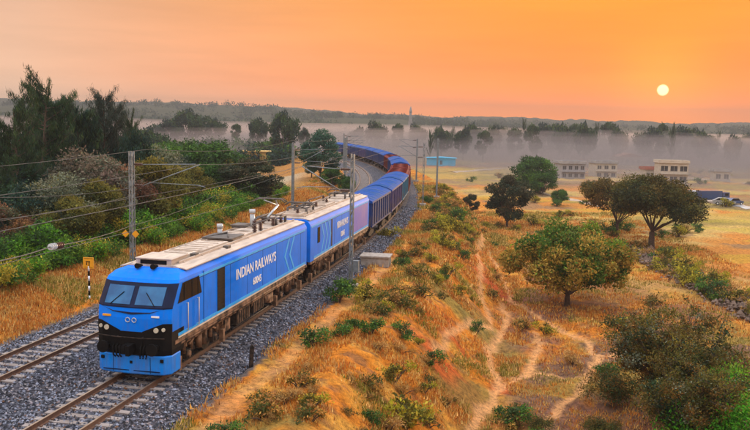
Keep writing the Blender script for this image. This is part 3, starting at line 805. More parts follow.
# ---------------------------------------------------------------- wagons
def wagon_proto(mat, kind):
    """kind: arched blue cover or open hopper load"""
    W, Lw = 1.48, 11.4
    parts = []
    b_ = MB()
    b_.box((0, 0, 2.28), (2 * W - .14, Lw - .2, 2.0))
    for sx in (-1, 1):
        for k in range(9):
            yy = -Lw / 2 + .35 + k * (Lw - .7) / 8
            b_.box((sx * (W - .035), yy, 2.28), (.09, .14, 1.98))
        b_.box((sx * (W - .04), 0, 3.31), (.12, Lw - .1, .10)); b_.box((sx * (W - .04), 0, 1.30), (.14, Lw - .05, .14))
    for sy in (-1, 1):
        for k in (-1, 0, 1): b_.box((k * .8, sy * (Lw / 2 - .06), 2.28), (.12, .1, 1.98))
    parts.append(('body', b_.mesh('body', mat)))
    if kind == 'cover':
        r = MB()
        prof = [(-W - .02, 3.22), (-W, 3.38), (-1.0, 3.58), (-.4, 3.70), (0, 3.73), (.4, 3.70), (1.0, 3.58), (W, 3.38), (W + .02, 3.22)]
        k = len(prof); vs_ = []
        ny = 27
        rr_ = random.Random(3)
        for i in range(ny):
            yy = -Lw / 2 + Lw * i / (ny - 1)
            sag = .10 * math.cos(i * math.pi / 1.625) 
            for (a, z) in prof: vs_.append((a, yy, z + (sag + rr_.uniform(-.02, .02)) * (1 - abs(a) / 1.7)))
        fs = [(i * k + j, i * k + j + 1, (i + 1) * k + j + 1, (i + 1) * k + j) for i in range(ny - 1) for j in range(k - 1)]
        fs += [tuple(range(k)), tuple((ny - 1) * k + j for j in range(k))[::-1]]
        r.add(vs_, fs); parts.append(('roof_cover', r.mesh('roof_cover', M['tarp'])))
    else:
        r = MB(); prof = [(-W + .06, 3.25), (-1.0, 3.50), (0, 3.62), (1.0, 3.50), (W - .06, 3.25)]
        r.prism(prof, 'y', -Lw / 2 + .1, Lw / 2 - .1)
        for kk in range(6): r.box((0, -Lw / 2 + 1 + kk * (Lw - 2) / 5, 3.58), (2.2, .08, .12))
        parts.append(('roof', r.mesh('roof', mat)))
    u_ = MB(); u_.box((0, 0, 1.12), (.5, Lw + .6, .28)); u_.box((0, 0, 1.18), (2.5, Lw - .6, .1)); u_.tube([(.7, -1, .85), (.7, .6, .85)], .22, 10)
    parts.append(('underframe', u_.mesh('underframe', M['grime'])))
    g = MB()
    for sx in (-1, 1):
        g.prism([(-1.35, .45), (-1.35, .65), (-.5, .85), (.5, .85), (1.35, .65), (1.35, .45), (.6, .35), (-.6, .35)], 'x', sx * .98, sx * 1.12)
        for q in (-1, 1): g.tube([(sx * .78, q, .5), (sx * .92, q, .5)], .5, 16)
    for q in (-1, 1): g.tube([(-.8, q, .5), (.8, q, .5)], .08, 6)
    gm_ = g.mesh('bogie', M['grime'])
    parts.append(('bogie', gm_, -Lw / 2 + 2)); parts.append(('bogie', gm_, Lw / 2 - 2))
    return parts
ORD = 'zeroth first second third fourth fifth sixth seventh eighth ninth tenth eleventh twelfth thirteenth fourteenth fifteenth sixteenth seventeenth eighteenth nineteenth twentieth'.split()
ORD += ['twenty-' + q for q in ORD[1:10]] + ['thirtieth']
protos = {}
order = [('wblue', 'cover', 'first covered wagon behind the locomotive, blue with a bright blue arched cover'),
         ('wviolet', 'cover', 'second wagon behind the locomotive, violet blue sides under a bright blue cover'),
         ('wteal', 'cover', 'teal sided wagon just before the dark red ones'),
         ('wred', 'flat', 'first of the dark red wagons, next to the teal one'),
         ('wred', 'flat', 'second of the dark red wagons, on the outside of the bend'),
         ('wblue', 'cover', 'blue covered wagon directly behind the dark red wagons'),
         ('wblue', 'cover', 'second blue covered wagon behind the dark red ones, where the train turns left'),
         ('wred', 'flat', 'lone dark red wagon among the far blue ones'),
         ]
s = sB + LB + 1.1
i = 0
while s < 196:
    kind = order[i] if i < len(order) else (('wviolet' if i % 4 == 3 else 'wblue'), 'cover', 'blue covered wagon in the mist, %s behind the locomotive' % ORD[i + 1])
    if kind[:2] not in protos: protos[kind[:2]] = wagon_proto(M[kind[0]], kind[1])
    x, y, h = track(s + 6)
    R = empty('freight_wagon', (x, y, 0), -h)
    tag(R, kind[2], 'wagon', 'freight wagons of the train' if i < len(order) else 'far wagons of the train in the mist')
    for p in protos[kind[:2]]:
        o = link(p[0], p[1], R)
        if len(p) > 2: o.location = (0, p[2], 0)
    s += 12.25; i += 1
# ---------------------------------------------------------------- foliage
def leaves(rng, C, Rr, n, size, aspect, cols, droop=0.0, shell=.55, flat=.8, jit=.25):
    """n leaves spread over clumps C (k,3) of radius Rr (k,); returns V, F, tint"""
    k = len(C); w = Rr ** 2; idx = rng.choice(k, n, p=w / w.sum())
    d = rng.normal(size=(n, 3)); d /= np.linalg.norm(d, axis=1)[:, None]
    r = (shell + (1 - shell) * rng.random(n)) * (1 + .25 * rng.normal(size=n) * .6)
    P = C[idx] + d * (r * Rr[idx])[:, None] * np.array([1, 1, flat])
    if droop:
        ax = np.tile(np.array([0, 0, -1.0]), (n, 1)) + rng.normal(size=(n, 3)) * (1 - droop)
    else: ax = d * .6 + rng.normal(size=(n, 3)) * .7
    ax /= np.linalg.norm(ax, axis=1)[:, None]
    up = d * .7 + rng.normal(size=(n, 3)) * .6 + np.array([0, 0, .35])
    sd = np.cross(ax, up); sd /= (np.linalg.norm(sd, axis=1)[:, None] + 1e-9)
    L_ = size * (.6 + .8 * rng.random(n))[:, None]; Wd = L_ * aspect
    V = np.stack([P - ax * L_ * .5, P + sd * Wd * .5, P + ax * L_ * .5, P - sd * Wd * .5], 1).reshape(-1, 3)
    F = np.arange(4 * n).reshape(n, 4)
    cc = np.array(cols); pick = rng.integers(0, len(cc), k)[idx]
    alt = rng.integers(0, len(cc), n); use = np.where(rng.random(n) < .25, alt, pick)
    T = cc[use] * (1 + jit * rng.normal(size=(n, 1))) * (.75 + .5 * rng.random((k, 1)))[idx]
    return V, F, np.repeat(np.clip(T, .006, 1), 4, 0)
def limbs(mb, base, top_r, targets, trunk_top, r0, rng, lean=(0, 0)):
    """a tapered trunk with limbs running into the crown"""
    tp = Vector((lean[0], lean[1], trunk_top))
    mb.tube([Vector((0, 0, -.4)), Vector((lean[0] * .3, lean[1] * .1, trunk_top * .35)), Vector((lean[0] * .7, lean[1] * .8, trunk_top * .7)), tp], [r0 * 1.35, r0 * .95, r0 * .85, r0 * .75], 8, cap=False)
    for c in targets:
        c = Vector(c); m1 = tp.lerp(c, .45) + Vector((rng.uniform(-.3, .3), rng.uniform(-.3, .3), rng.uniform(-.1, .5))) * .6
        r = r0 * rng.uniform(.3, .5)
        mb.tube([tp, m1, c], [r, r * .6, r * .2], 5, cap=False)
        for q in range(2):
            e = c + Vector((rng.uniform(-1, 1), rng.uniform(-1, 1), rng.uniform(-.3, .8))) * top_r * .5
            mb.tube([m1.lerp(c, .5), e], [r * .35, r * .1], 4, cap=False)
def broad_tree(seed, H, R, trunk, nclump, nleaf, lsize, cols, r0=.22, aspect=.5, flat=.75, crown_flat=None, spread=.62, kind='leaf', cr=.34, low=0.0, skew=0):
    rng = np.random.default_rng(seed)
    ch = (H - trunk) / 2; cz = trunk + ch
    d = rng.normal(size=(nclump, 3)); d /= np.linalg.norm(d, axis=1)[:, None]
    d[:, 2] = np.where(d[:, 2] < -.35 - low, -d[:, 2], d[:, 2])
    rr = spread + (.95 - spread) * rng.random(nclump)
    Cc = d * rr[:, None] * np.array([R, R, ch]) + np.array([0, 0, cz])
    Cc[:, 0] += skew * (Cc[:, 2] - trunk) / H
    Rr = R * cr * (.6 + .75 * rng.random(nclump))
    V, F, T = leaves(rng, Cc, Rr, nleaf, lsize, aspect, cols, flat=flat)
    crown = np_mesh('crown', V, F, M['leaf'], T)
    mb = MB(); pr = random.Random(seed)
    order_ = np.argsort(-Cc[:, 2])[: min(nclump, 16)]
    limbs(mb, None, R * .4, [tuple(Cc[k] * np.array([.85, .85, 1]) - np.array([0, 0, .1 * R])) for k in range(min(nclump, 12))], trunk, r0, pr, (pr.uniform(-.2, .2) * trunk * .4, 0))
    return [('trunk', mb.mesh('trunk', M['bark'])), ('crown', crown)]
def casuarina(seed, H, R, nb, nleaf, cols, r0=.2, spiky=False, lsize=.55):
    rng = np.random.default_rng(seed); pr = random.Random(seed); mb = MB()
    pts = [Vector((0, 0, -.4))]
    for k in range(1, 7): pts.append(Vector((pr.uniform(-.25, .25) * k * .4, pr.uniform(-.2, .2) * k * .4, H * .93 * k / 6)))
    mb.tube(pts, [r0 * (1.2 - k * .17) for k in range(7)], 7, cap=False)
    C = []; Rr = []
    for b_ in range(nb):
        f = (.22 + .76 * (b_ + pr.random()) / nb)
        seg = f * .93 * 6 / .93; k = min(5, int(f * 6)); p = pts[k].lerp(pts[k + 1], f * 6 - k)
        a = pr.uniform(0, 6.283); ln = R * (1.15 - .85 * f) * pr.uniform(.6, 1.25); rise = ln * (pr.uniform(.8, 1.6) if spiky else pr.uniform(.3, 1.0))
        e = p + Vector((math.cos(a) * ln, math.sin(a) * ln, rise)); m_ = p.lerp(e, .5) + Vector((0, 0, -ln * .12))
        mb.tube([p, m_, e], [r0 * .28, r0 * .16, .02], 4, cap=False)
        for q in range(7):
            t_ = .25 + .8 * q / 6; pp = (p.lerp(m_, t_ * 2) if t_ < .5 else m_.lerp(e, t_ * 2 - 1))
            C.append(tuple(pp)); Rr.append(.28 + .32 * pr.random() * (1.2 - f * .5))
    V, F, T = leaves(rng, np.array(C), np.array(Rr), nleaf, lsize, .085, cols, droop=.62 if not spiky else .5, shell=.1, flat=1.3)
    return [('trunk', mb.mesh('trunk', M['bark'])), ('crown', np_mesh('crown', V, F, M['leaf'], T))]
def twiggy(seed, H, R, n, cols, nleaf, lsize=.12, stem=.05, cols2=None):
    """shrub or small tree of many visible stems with sparse leaves"""
    pr = random.Random(seed); rng = np.random.default_rng(seed); mb = MB(); C = []; Rr = []
    for b_ in range(n):
        a = pr.uniform(0, 6.283); ln = R * pr.uniform(.4, 1); hh = H * pr.uniform(.6, 1.0)
        p0 = Vector((0, 0, -.2)); e = Vector((math.cos(a) * ln, math.sin(a) * ln, hh)); m_ = Vector((math.cos(a) * ln * .35, math.sin(a) * ln * .35, hh * .55))
        mb.tube([p0, m_, e], [stem * 1.2, stem * .7, stem * .25], 5, cap=False)
        for q in range(5):
            f = pr.uniform(.35, 1); s_ = p0.lerp(m_, f * 2) if f < .5 else m_.lerp(e, f * 2 - 1)
            e2 = s_ + Vector((pr.uniform(-1, 1), pr.uniform(-1, 1), pr.uniform(.0, 1.0))) * R * .42
            mb.tube([s_, e2], [stem * .35, stem * .12], 4, cap=False)
            C.append(tuple(e2)); Rr.append(R * .2 * pr.uniform(.6, 1.3)); C.append(tuple(s_.lerp(e2, .5))); Rr.append(R * .14)
        C.append(tuple(e)); Rr.append(R * .2)
    V, F, T = leaves(rng, np.array(C), np.array(Rr), nleaf, lsize, .45, cols, shell=.1, flat=.9)
    return [('stem', mb.mesh('stem', M['bark'])), ('foliage', np_mesh('foliage', V, F, M['leaf'], T))]
def bush(seed, H, R, nc, nleaf, lsize, cols, aspect=.45):
    rng = np.random.default_rng(seed); pr = random.Random(seed)
    C = np.stack([rng.normal(size=nc) * R * .42, rng.normal(size=nc) * R * .42, H * (.25 + .5 * rng.random(nc))], 1)
    Rr = R * (.26 + .28 * rng.random(nc))
    V, F, T = leaves(rng, C, Rr, nleaf, lsize, aspect, cols, shell=.3, flat=.8)
    mb = MB()
    for c in C[:7]: mb.tube([(0, 0, -.15), tuple(c * np.array([.5, .5, .6])), tuple(c)], [.035, .025, .012], 4, cap=False)
    return [('stem', mb.mesh('stem', M['bark'])), ('foliage', np_mesh('foliage', V, F, M['leaf'], T))]
G_DK = [(.020, .050, .022), (.032, .066, .026), (.045, .080, .026)]
G_BLUE = [(.020, .050, .040), (.028, .062, .045), (.018, .040, .036)]
G_OLIVE = [(.11, .10, .018), (.16, .13, .02), (.06, .07, .018)]
G_MID = [(.045, .115, .02), (.075, .16, .022), (.035, .08, .02)]
G_BRT = [(.11, .29, .015), (.16, .36, .018), (.07, .19, .02)]
G_YEL = [(.30, .27, .02), (.38, .29, .03), (.18, .19, .02)]
G_MANGO = [(.03, .085, .012), (.07, .14, .016), (.15, .22, .02), (.30, .19, .03), (.36, .24, .04), (.09, .15, .02)]
G_BROWN = [(.12, .08, .018), (.08, .07, .015), (.17, .09, .02)]
G_MAUVE = [(.17, .12, .095), (.11, .10, .07), (.22, .17, .12), (.09, .10, .05)]
G_GREY = [(.17, .19, .12), (.11, .14, .09), (.22, .22, .14)]
G_RUST = [(.22, .10, .05), (.16, .07, .04), (.26, .13, .05)]
G_STRAW = [(.42, .22, .05), (.34, .17, .05), (.48, .29, .10), (.26, .13, .04)]
LIB = {
 'mango': lambda: broad_tree(11, 6.9, 5.4, 1.0, 100, 38000, .26, G_MANGO, .26, .45, cr=.17, flat=.8, low=.5, spread=.45),
 'rain_big': lambda: broad_tree(12, 8.8, 6.3, 2.3, 100, 40000, .28, [(.045, .055, .014), (.08, .075, .016), (.13, .09, .02), (.03, .036, .012)], .40, .5, cr=.20, low=.0, spread=.45, skew=1.2),
 'rain_brown': lambda: broad_tree(13, 8.0, 5.0, 1.8, 66, 21000, .27, G_BROWN + [(.03, .038, .014)], .24, .5, cr=.20, low=.0, skew=-1.5),
 'round_dark': lambda: broad_tree(14, 7.6, 3.4, .8, 48, 15000, .27, [(.024, .038, .020), (.038, .052, .024), (.065, .058, .028)], .2, .5, cr=.25, low=.6),
 'round_green': lambda: broad_tree(15, 7.0, 4.0, 1.0, 34, 11000, .38, G_MID, .2, .5, cr=.34, low=.5),
 'tall_green': lambda: broad_tree(16, 10.5, 4.0, 1.6, 36, 13000, .42, [(.045,.12,.085),(.06,.15,.095),(.035,.09,.07)], .3, .5, cr=.34, low=.8),
 'olive': lambda: broad_tree(17, 7.5, 3.6, 1.4, 22, 15000, .28, G_OLIVE + [(.16, .15, .03)], .2, .5, cr=.32, low=.5),
 'mauve': lambda: broad_tree(18, 6.5, 3.4, 1.0, 30, 15000, .24, G_MAUVE + G_GREY, .14, .4, cr=.32, low=.6),
 'rust': lambda: broad_tree(19, 6.0, 3.2, 1.0, 28, 14000, .24, G_RUST + G_MAUVE, .14, .4, cr=.32, low=.6),
 'grey': lambda: broad_tree(20, 7.0, 3.6, 1.0, 30, 15000, .24, G_GREY + G_OLIVE, .16, .4, cr=.32, low=.6),
 'thicket': lambda: broad_tree(21, 9.0, 4.4, 1.0, 40, 18000, .34, G_DK + G_BLUE, .22, .45, cr=.34, low=.8),
 'cas_tall': lambda: casuarina(22, 17, 5.0, 60, 21000, G_DK + [(.03, .045, .03)], .26, lsize=.5),
 'cas_spiky': lambda: casuarina(23, 15, 2.6, 50, 11000, [(.03, .045, .035), (.04, .06, .045)], .18, True, .45),
 'cas_mid': lambda: casuarina(24, 13, 3.8, 52, 19000, G_DK + G_BLUE, .22),
 'far_round': lambda: broad_tree(25, 12, 6.5, 2.0, 26, 3400, .9, G_DK + G_BLUE, .4, .6, cr=.36, low=.6),
 'far_tall': lambda: broad_tree(26, 15, 5.0, 3.0, 24, 3000, .9, G_DK, .4, .6, cr=.38, low=.6),
 'far_wisp': lambda: casuarina(27, 16, 4.2, 26, 1800, G_DK, .3, True, 1.6),
 'palm': lambda: palm(),
 'bush_green': lambda: bush(31, .95, .8, 9, 900, .13, G_MID + [(.10, .19, .02)]),
 'bush_dark': lambda: bush(32, .9, .8, 9, 900, .12, G_MID + G_DK),
 'bush_yel': lambda: bush(33, 1.0, .8, 9, 1000, .12, G_YEL + G_OLIVE),
 'bush_straw': lambda: bush(34, .7, .7, 8, 900, .16, G_STRAW, .16),
 'bush_olive': lambda: bush(35, .8, .8, 8, 800, .12, G_OLIVE + G_STRAW[:2]),
 'hedge': lambda: bush(36, 1.9, 1.7, 16, 3800, .16, G_BRT + G_MID + [(.14, .24, .02)]),
 'hedge2': lambda: bush(37, 1.7, 1.6, 16, 3400, .16, G_BRT[:2] + G_YEL[:2] + G_MID),
 'shrub_twig': lambda: twiggy(38, 5.2, 2.9, 34, G_OLIVE + G_DK[:1] + G_GREY[:1] + G_BROWN, 30000, .14, .06),
 'shrub_stalk': lambda: twiggy(39, 6.4, 1.6, 12, G_BROWN + G_OLIVE, 2600, .13, .05),
 'shrub_bright': lambda: bush(40, 3.6, 2.4, 26, 9500, .16, [(.06, .26, .012), (.09, .34, .016), (.16, .30, .02), (.03, .12, .012)]),
 'shrub_dk': lambda: bush(41, 2.8, 2.2, 20, 6500, .15, G_OLIVE + G_DK + G_BROWN),
}
def palm():
    mb = MB(); mb.tube([(0, 0, -.3), (.2, 0, 5), (.1, 0, 10)], [.25, .18, .15], 7, cap=False)
    pr = random.Random(4); V = []; F = []; T = []
    for k in range(18):
        a = k * 2.4; e = pr.uniform(-.5, .9); p = Vector((.1, 0, 10)); d = Vector((math.cos(a), math.sin(a), e)).normalized()
        for q in range(7):
            p2 = p + d * .45; sd = d.cross(Vector((0, 0, 1))).normalized() * (.45 - .04 * q); b_ = len(V)
            V += [tuple(p - sd), tuple(p + sd), tuple(p2 + sd * .85), tuple(p2 - sd * .85)]; F.append([b_, b_ + 1, b_ + 2, b_ + 3]); T += [(.03, .05, .02)] * 4
            p = p2; d = (d + Vector((0, 0, -.16))).normalized()
    return [('trunk', mb.mesh('trunk', M['bark'])), ('crown', np_mesh('crown', np.array(V), np.array(F), M['leaf'], np.array(T)))]
made = {}
def plant(kind, name, x, y, label, cat, group=None, sc=1.0, z=None, rz=None, sz=None):
    if kind not in made: made[kind] = LIB[kind]()
    R = empty(name, (x, y, (hz(x, y) if z is None else z) - .05), random.uniform(0, 6.28) if rz is None else rz)
    R.scale = (sc, sc, sc if sz is None else sz)
    tag(R, label, cat, group)
    for n, me in made[kind]: link(n, me, R)
    return R
def plant_px(kind, name, px, basey, z, label, cat, group=None, sc=1.0, sz=None, rz=None):
    x, y = at(px, basey, z)
    for _ in range(3): x, y = at(px, basey, hz(x, y))
    return plant(kind, name, x, y, label, cat, group, sc, None, rz, sz)
def plant_top(kind, name, px, topy, Yd, label, cat, group=None, base_h=10.0, sc=None, rz=None, wide=1.0):
    """a tree at distance Yd whose top reaches topy in the photograph"""
    p = atY(px, topy, Yd); z0 = hz(p.x, p.y)
    s_ = max(.2, (p.z - z0) / base_h)
    return plant(kind, name, p.x, p.y, label, cat, group, s_ * wide, z0, rz, s_)

# the four named trees of the field and their neighbours
plant_px('mango', 'mango_tree', 567, 306, LOW, 'broad green and russet tree with a short trunk in the middle of the near field', 'tree', rz=.4)
plant_px('rain_big', 'spreading_tree', 651, 249, LOW, 'large dark spreading tree on a thick trunk, right of the brownish one', 'tree', rz=1.2)
plant_px('rain_brown', 'spreading_tree', 617, 236, LOW, 'brownish olive tree touching the left side of the large dark tree', 'tree', rz=0.0)
plant_px('round_dark', 'round_tree', 507, 227, LOW, 'round dark tree alone beside the foot of the embankment', 'tree', rz=.3)
plant_px('round_green', 'round_tree', 531, 193, LOW, 'hazy pale green tree standing behind the round dark tree', 'tree', sc=1.15)
plant_px('round_green', 'small_tree', 543, 196, LOW, 'low green tree at the right foot of the hazy pale green tree', 'tree', sc=.7)
plant_px('round_green', 'small_tree', 561, 206, LOW, 'small round green bush tree left of the brownish olive tree', 'tree', sc=.42)
plant_px('round_dark', 'small_tree', 471, 213, LOW, 'little dark tree on the slope left of the round dark tree', 'tree', sc=.42)
# right foreground shrubs
plant('shrub_twig', 'leafy_shrub', 15.0, 39.5, 'big olive leafy shrub with thin dark stems in the right foreground', 'shrub', sc=1.0)
plant('shrub_twig', 'leafy_shrub', 13.9, 34.6, 'olive shrub low at the bottom edge, left of the bright green bush', 'shrub', sc=.8)
plant('shrub_stalk', 'tall_shrub', 16.6, 43.0, 'tall thin stemmed shrub with sparse brown leaves rising above the olive shrub', 'shrub', sc=.92)
plant('shrub_bright', 'bright_bush', 15.7, 35.0, 'bright green bush at the right edge in the foreground', 'shrub', sc=1.0)
plant('shrub_bright', 'bright_bush', 17.2, 39.2, 'taller bright green bush at the right edge, behind the first bright one', 'shrub', sc=.95)
plant('shrub_dk', 'dark_bush', 18.9, 43.5, 'dark olive bush behind the bright green bush at the right edge', 'shrub', sc=1.1)
plant('shrub_dk', 'dark_bush', 13.4, 42.8, 'dark olive bush to the left behind the big olive shrub', 'shrub', sc=.75)
plant('shrub_dk', 'dark_bush', 11.0, 36.6, 'low dark bush at the bottom edge beside the lower path', 'shrub', sc=.5)
plant('shrub_dk', 'dark_bush', 19.3, 47.2, 'dark bush on the grass at the right edge above the bright green bush', 'shrub', sc=.62)
plant('shrub_dk', 'dark_bush', 8.2, 37.2, 'low green bush at the bottom edge on the inside of the main path fork', 'shrub', sc=.34)

# the wood on the left: tall feathery trees, then lower mixed crowns
GL = 'trees of the wood left of the railway'
for k, px, ty, Yd, bh, lab, w in [
 ('cas_tall', 42, 74, 66, 17, 'tallest feathery dark tree of the left wood, with an open airy top', 1.0),
 ('cas_tall', 14, 96, 60, 17, 'tall feathery dark tree at the left edge of the picture', .95),
 ('cas_spiky', 101, 80, 72, 15.5, 'tall thin tree with spiky upright twigs, right of the tallest feathery tree', 1.0),
 ('cas_spiky', 118, 92, 74, 15.5, 'shorter spiky tree just right of the tall spiky one', .9),
 ('cas_mid', 74, 104, 70, 13, 'feathery dark tree between the tallest one and the spiky ones', 1.0),
 ('cas_mid', 92, 112, 76, 13, 'blue green feathery tree under the tall spiky tree', 1.05),
 ('cas_mid', 56, 92, 74, 13, 'feathery tree close on the right of the tallest one', 1.0),
 ('cas_tall', 128, 112, 88, 17, 'blurred feathery tree behind the narrow dark crown', .7),
 ('thicket', 34, 112, 80, 9.5, 'dense dark crown behind the two tallest feathery trees', .8),
 ('thicket', 88, 122, 82, 9.5, 'dense dark crown low behind the spiky trees', .8),
 ('thicket', 84, 138, 70, 9.5, 'dark crown above the greyish mauve tree', .8),
 ('thicket', 108, 148, 72, 9.5, 'dark blue green crown above the rusty brown tree', .8),
 ('cas_mid', 28, 120, 72, 13, 'dark feathery tree filling the gap behind the left edge trees', 1.1),
 ('thicket', 134, 118, 72, 9.5, 'narrow dark crown on a thin trunk just left of the near mast top', .36),
 ('thicket', 60, 130, 78, 9.5, 'dense dark tree behind the tallest feathery tree', 1.0),
 ('thicket', 112, 128, 84, 9.5, 'dense blue green tree behind the spiky trees', .9),
 ('thicket', 5, 134, 66, 9.5, 'dense dark tree low at the left edge', .9),
 ('mauve', 84, 152, 62, 6.8, 'greyish mauve tree low in front of the spiky trees', 1.05),
 ('grey', 52, 174, 56, 7.2, 'grey green tree below the tallest feathery tree', 1.1),
 ('rust', 118, 166, 64, 6.3, 'rusty brown tree beside the near mast, left of it', .95),
 ('olive', 100, 180, 57, 7.8, 'low olive green tree between the grey green and the rusty tree', .85),
 ('olive', 150, 158, 66, 7.8, 'yellow olive tree right behind the near mast', 1.0),
 ('olive', 72, 196, 53, 7.8, 'low olive tree nearest to the green hedge', 1.0),
 ('thicket', 12, 176, 54, 9.5, 'dark bushy tree at the left edge above the green hedge', .9),
 ('rust', 4, 205, 50, 6.3, 'rust brown bush tree at the left edge above the hedge', .8),
 ('thicket', 30, 160, 60, 9.5, 'dark dense tree under the left feathery trees', .8),
 ('olive', 172, 166, 76, 7.8, 'olive tree with a round crown right of the yellow olive one', 1.0),
 ('grey', 160, 146, 92, 7.2, 'grey green round crown seen above the yellow olive trees', 1.0),
 ('thicket', 186, 150, 100, 9.5, 'dark green crown in the row between the mast and the dark round tree', .9),
 ('round_green', 206, 142, 105, 7.2, 'dark green round tree topping the row left of the dark round tree', 1.2),
 ('olive', 192, 166, 86, 7.8, 'yellowish tree low in the row above the bright hedge', .95),
 ('round_green', 212, 163, 92, 7.2, 'mid green tree low in the row above the bright hedge', .9),
 ('olive', 226, 160, 104, 7.8, 'pale olive tree next to the dark round tree', .8),
 ('round_dark', 251, 158, 90, 7.9, 'very dark round tree beside the bare yellowish ground', 1.6),
 ('round_green', 176, 142, 130, 7.2, 'hazy green crown behind the row left of the railway', 1.3),
 ('thicket', 146, 150, 104, 9.5, 'dark crown in the gap right of the narrow dark crown', .9),
]:
    plant_top(k, 'wood_tree', px, ty, Yd, lab, 'tree', GL, bh, wide=w)
# farther hazy trees left of and behind the train
GH = 'hazy trees behind the railway bend'
for k, px, ty, Yd, bh, lab, w in [
 ('tall_green', 321, 130, 128, 10.8, 'tall blue green tree standing left of the railway bend', .95),
 ('tall_green', 312, 150, 134, 10.8, 'lower crown leaning on the left side of the tall blue green tree', .9),
 ('round_green', 334, 168, 122, 7.2, 'small green tree at the right foot of the tall blue green tree', .9),
 ('round_green', 346, 176, 118, 7.2, 'low green bush tree between the tall blue green tree and the rails', .8),
 ('far_round', 284, 112, 230, 12.5, 'square topped dark tree standing out of the mist left of the bend', .62),
 ('far_round', 189, 110, 330, 12.5, 'broad hazy blue tree on the rise at the left', 1.0),
 ('far_round', 215, 119, 340, 12.5, 'hazy low tree right of the broad blue tree', .9),
 ('far_round', 166, 120, 320, 12.5, 'hazy low tree left of the broad blue tree', .9),
 ('far_round', 258, 118, 300, 12.5, 'hazy round tree left of the square topped tree', .7),
 ('far_tall', 236, 122, 310, 15.5, 'hazy narrow tree in the misty row left of the square topped tree', .7),
 ('far_round', 304, 128, 300, 12.5, 'small hazy tree right of the square topped tree', .55),
 ('far_round', 376, 121, 380, 12.5, 'grey misty tree right above the far end of the train', .6),
 ('far_round', 358, 127, 400, 12.5, 'fainter misty tree left of the one above the train', .6),
 ('far_tall', 398, 121, 400, 15.5, 'faint misty tree above the railway bend', .6),
 ('far_round', 417, 124, 420, 12.5, 'faint rounded misty tree left of the temple tower foot', .6),
 ('far_round', 150, 128, 210, 12.5, 'hazy tree behind the narrow dark crown', .8),
 ('far_tall', 132, 124, 240, 15.5, 'tall hazy tree behind the narrow dark crown', .7),
]:
    plant_top(k, 'misty_tree', px, ty, Yd, lab, 'tree', GH, bh, wide=w)
# the long row of trees under the sun
GR = 'long row of dark trees beyond the mist'
row = [(430, 129, 'far_wisp'), (441, 127, 'far_round'), (452, 126, 'far_wisp'), (463, 127, 'far_round'), (474, 124, 'far_round'), (483, 128, 'far_tall'), (492, 125, 'far_round'), (503, 127, 'far_round'), (514, 125, 'far_tall'),
       (524, 118, 'far_wisp'), (533, 121, 'far_tall'), (543, 124, 'far_round'), (553, 121, 'far_tall'), (564, 124, 'far_round'), (575, 121, 'far_tall'), (585, 123, 'far_round'), (596, 122, 'far_wisp'), (608, 119, 'far_tall'),
       (618, 127, 'far_round'), (640, 131, 'far_tall'), (651, 128, 'far_round'), (663, 120, 'far_tall'), (672, 122, 'far_wisp'), (680, 127, 'far_round'), (692, 128, 'far_round'), (704, 131, 'far_round'), (718, 130, 'far_wisp'), (733, 135, 'far_round'), (745, 134, 'far_round')]
for i, (px, ty, k) in enumerate(row):
    lab = {'far_wisp': 'wispy dark tree, %s from the left in the long tree row', 'far_round': 'round dark tree, %s from the left in the long tree row', 'far_tall': 'tall bushy tree, %s from the left in the long tree row', 'palm': 'palm below the sun, %s from the left in the long tree row'}[k] % ORD[i + 1]
    plant_top(k, 'row_tree', px + 1, ty, 320 + (i * 37 % 90), lab, 'tree', GR, {'far_wisp': 17, 'far_round': 12.5, 'far_tall': 15.5, 'palm': 11}[k], wide={'far_wisp': .5, 'far_tall': .45 + .12 * (i % 3), 'far_round': .5 + .17 * (i % 3)}[k])

# hedge of bright green growth along the left verge
rr = random.Random(21)
n = 0
GHd = 'bright green bushes of the hedge left of the railway'
for Yd in np.arange(31, 104, 1.55):
    for rowk in range(2):
        if rr.random() < .12: continue
        s_ = s_of_y(float(Yd)); l = T2 - 7.6 - rowk * 2.4 - rr.uniform(-.5, .9) - (0 if Yd < 60 else (Yd - 60) * .035)
        x, y, h = track(s_, l); k = 'hedge' if rr.random() < .6 else 'hedge2'
        plant(k, 'hedge_bush', x, y, 'bright green bush in the dense hedge along the left track' if k == 'hedge' else 'yellow green bush in the dense hedge along the left track', 'bush', GHd, sc=rr.uniform(.8, 1.2) * (1.25 if rowk else .85)); n += 1
# under-storey filling the foot of the wood
for Yd in np.arange(40, 112, 4.2):
    x, y, h = track(s_of_y(float(Yd)), T2 - 15.5 - rr.uniform(0, 3) - max(0, Yd - 70) * .03)
    k = rr.choice(['shrub_dk', 'grey', 'olive', 'mauve'])
    plant(k, 'thicket_shrub', x, y, 'shadowy shrub at the foot of the left wood behind the hedge', 'shrub', 'shrubs at the foot of the left wood', sc=1.0 if k == 'shrub_dk' else rr.uniform(.42, .62))

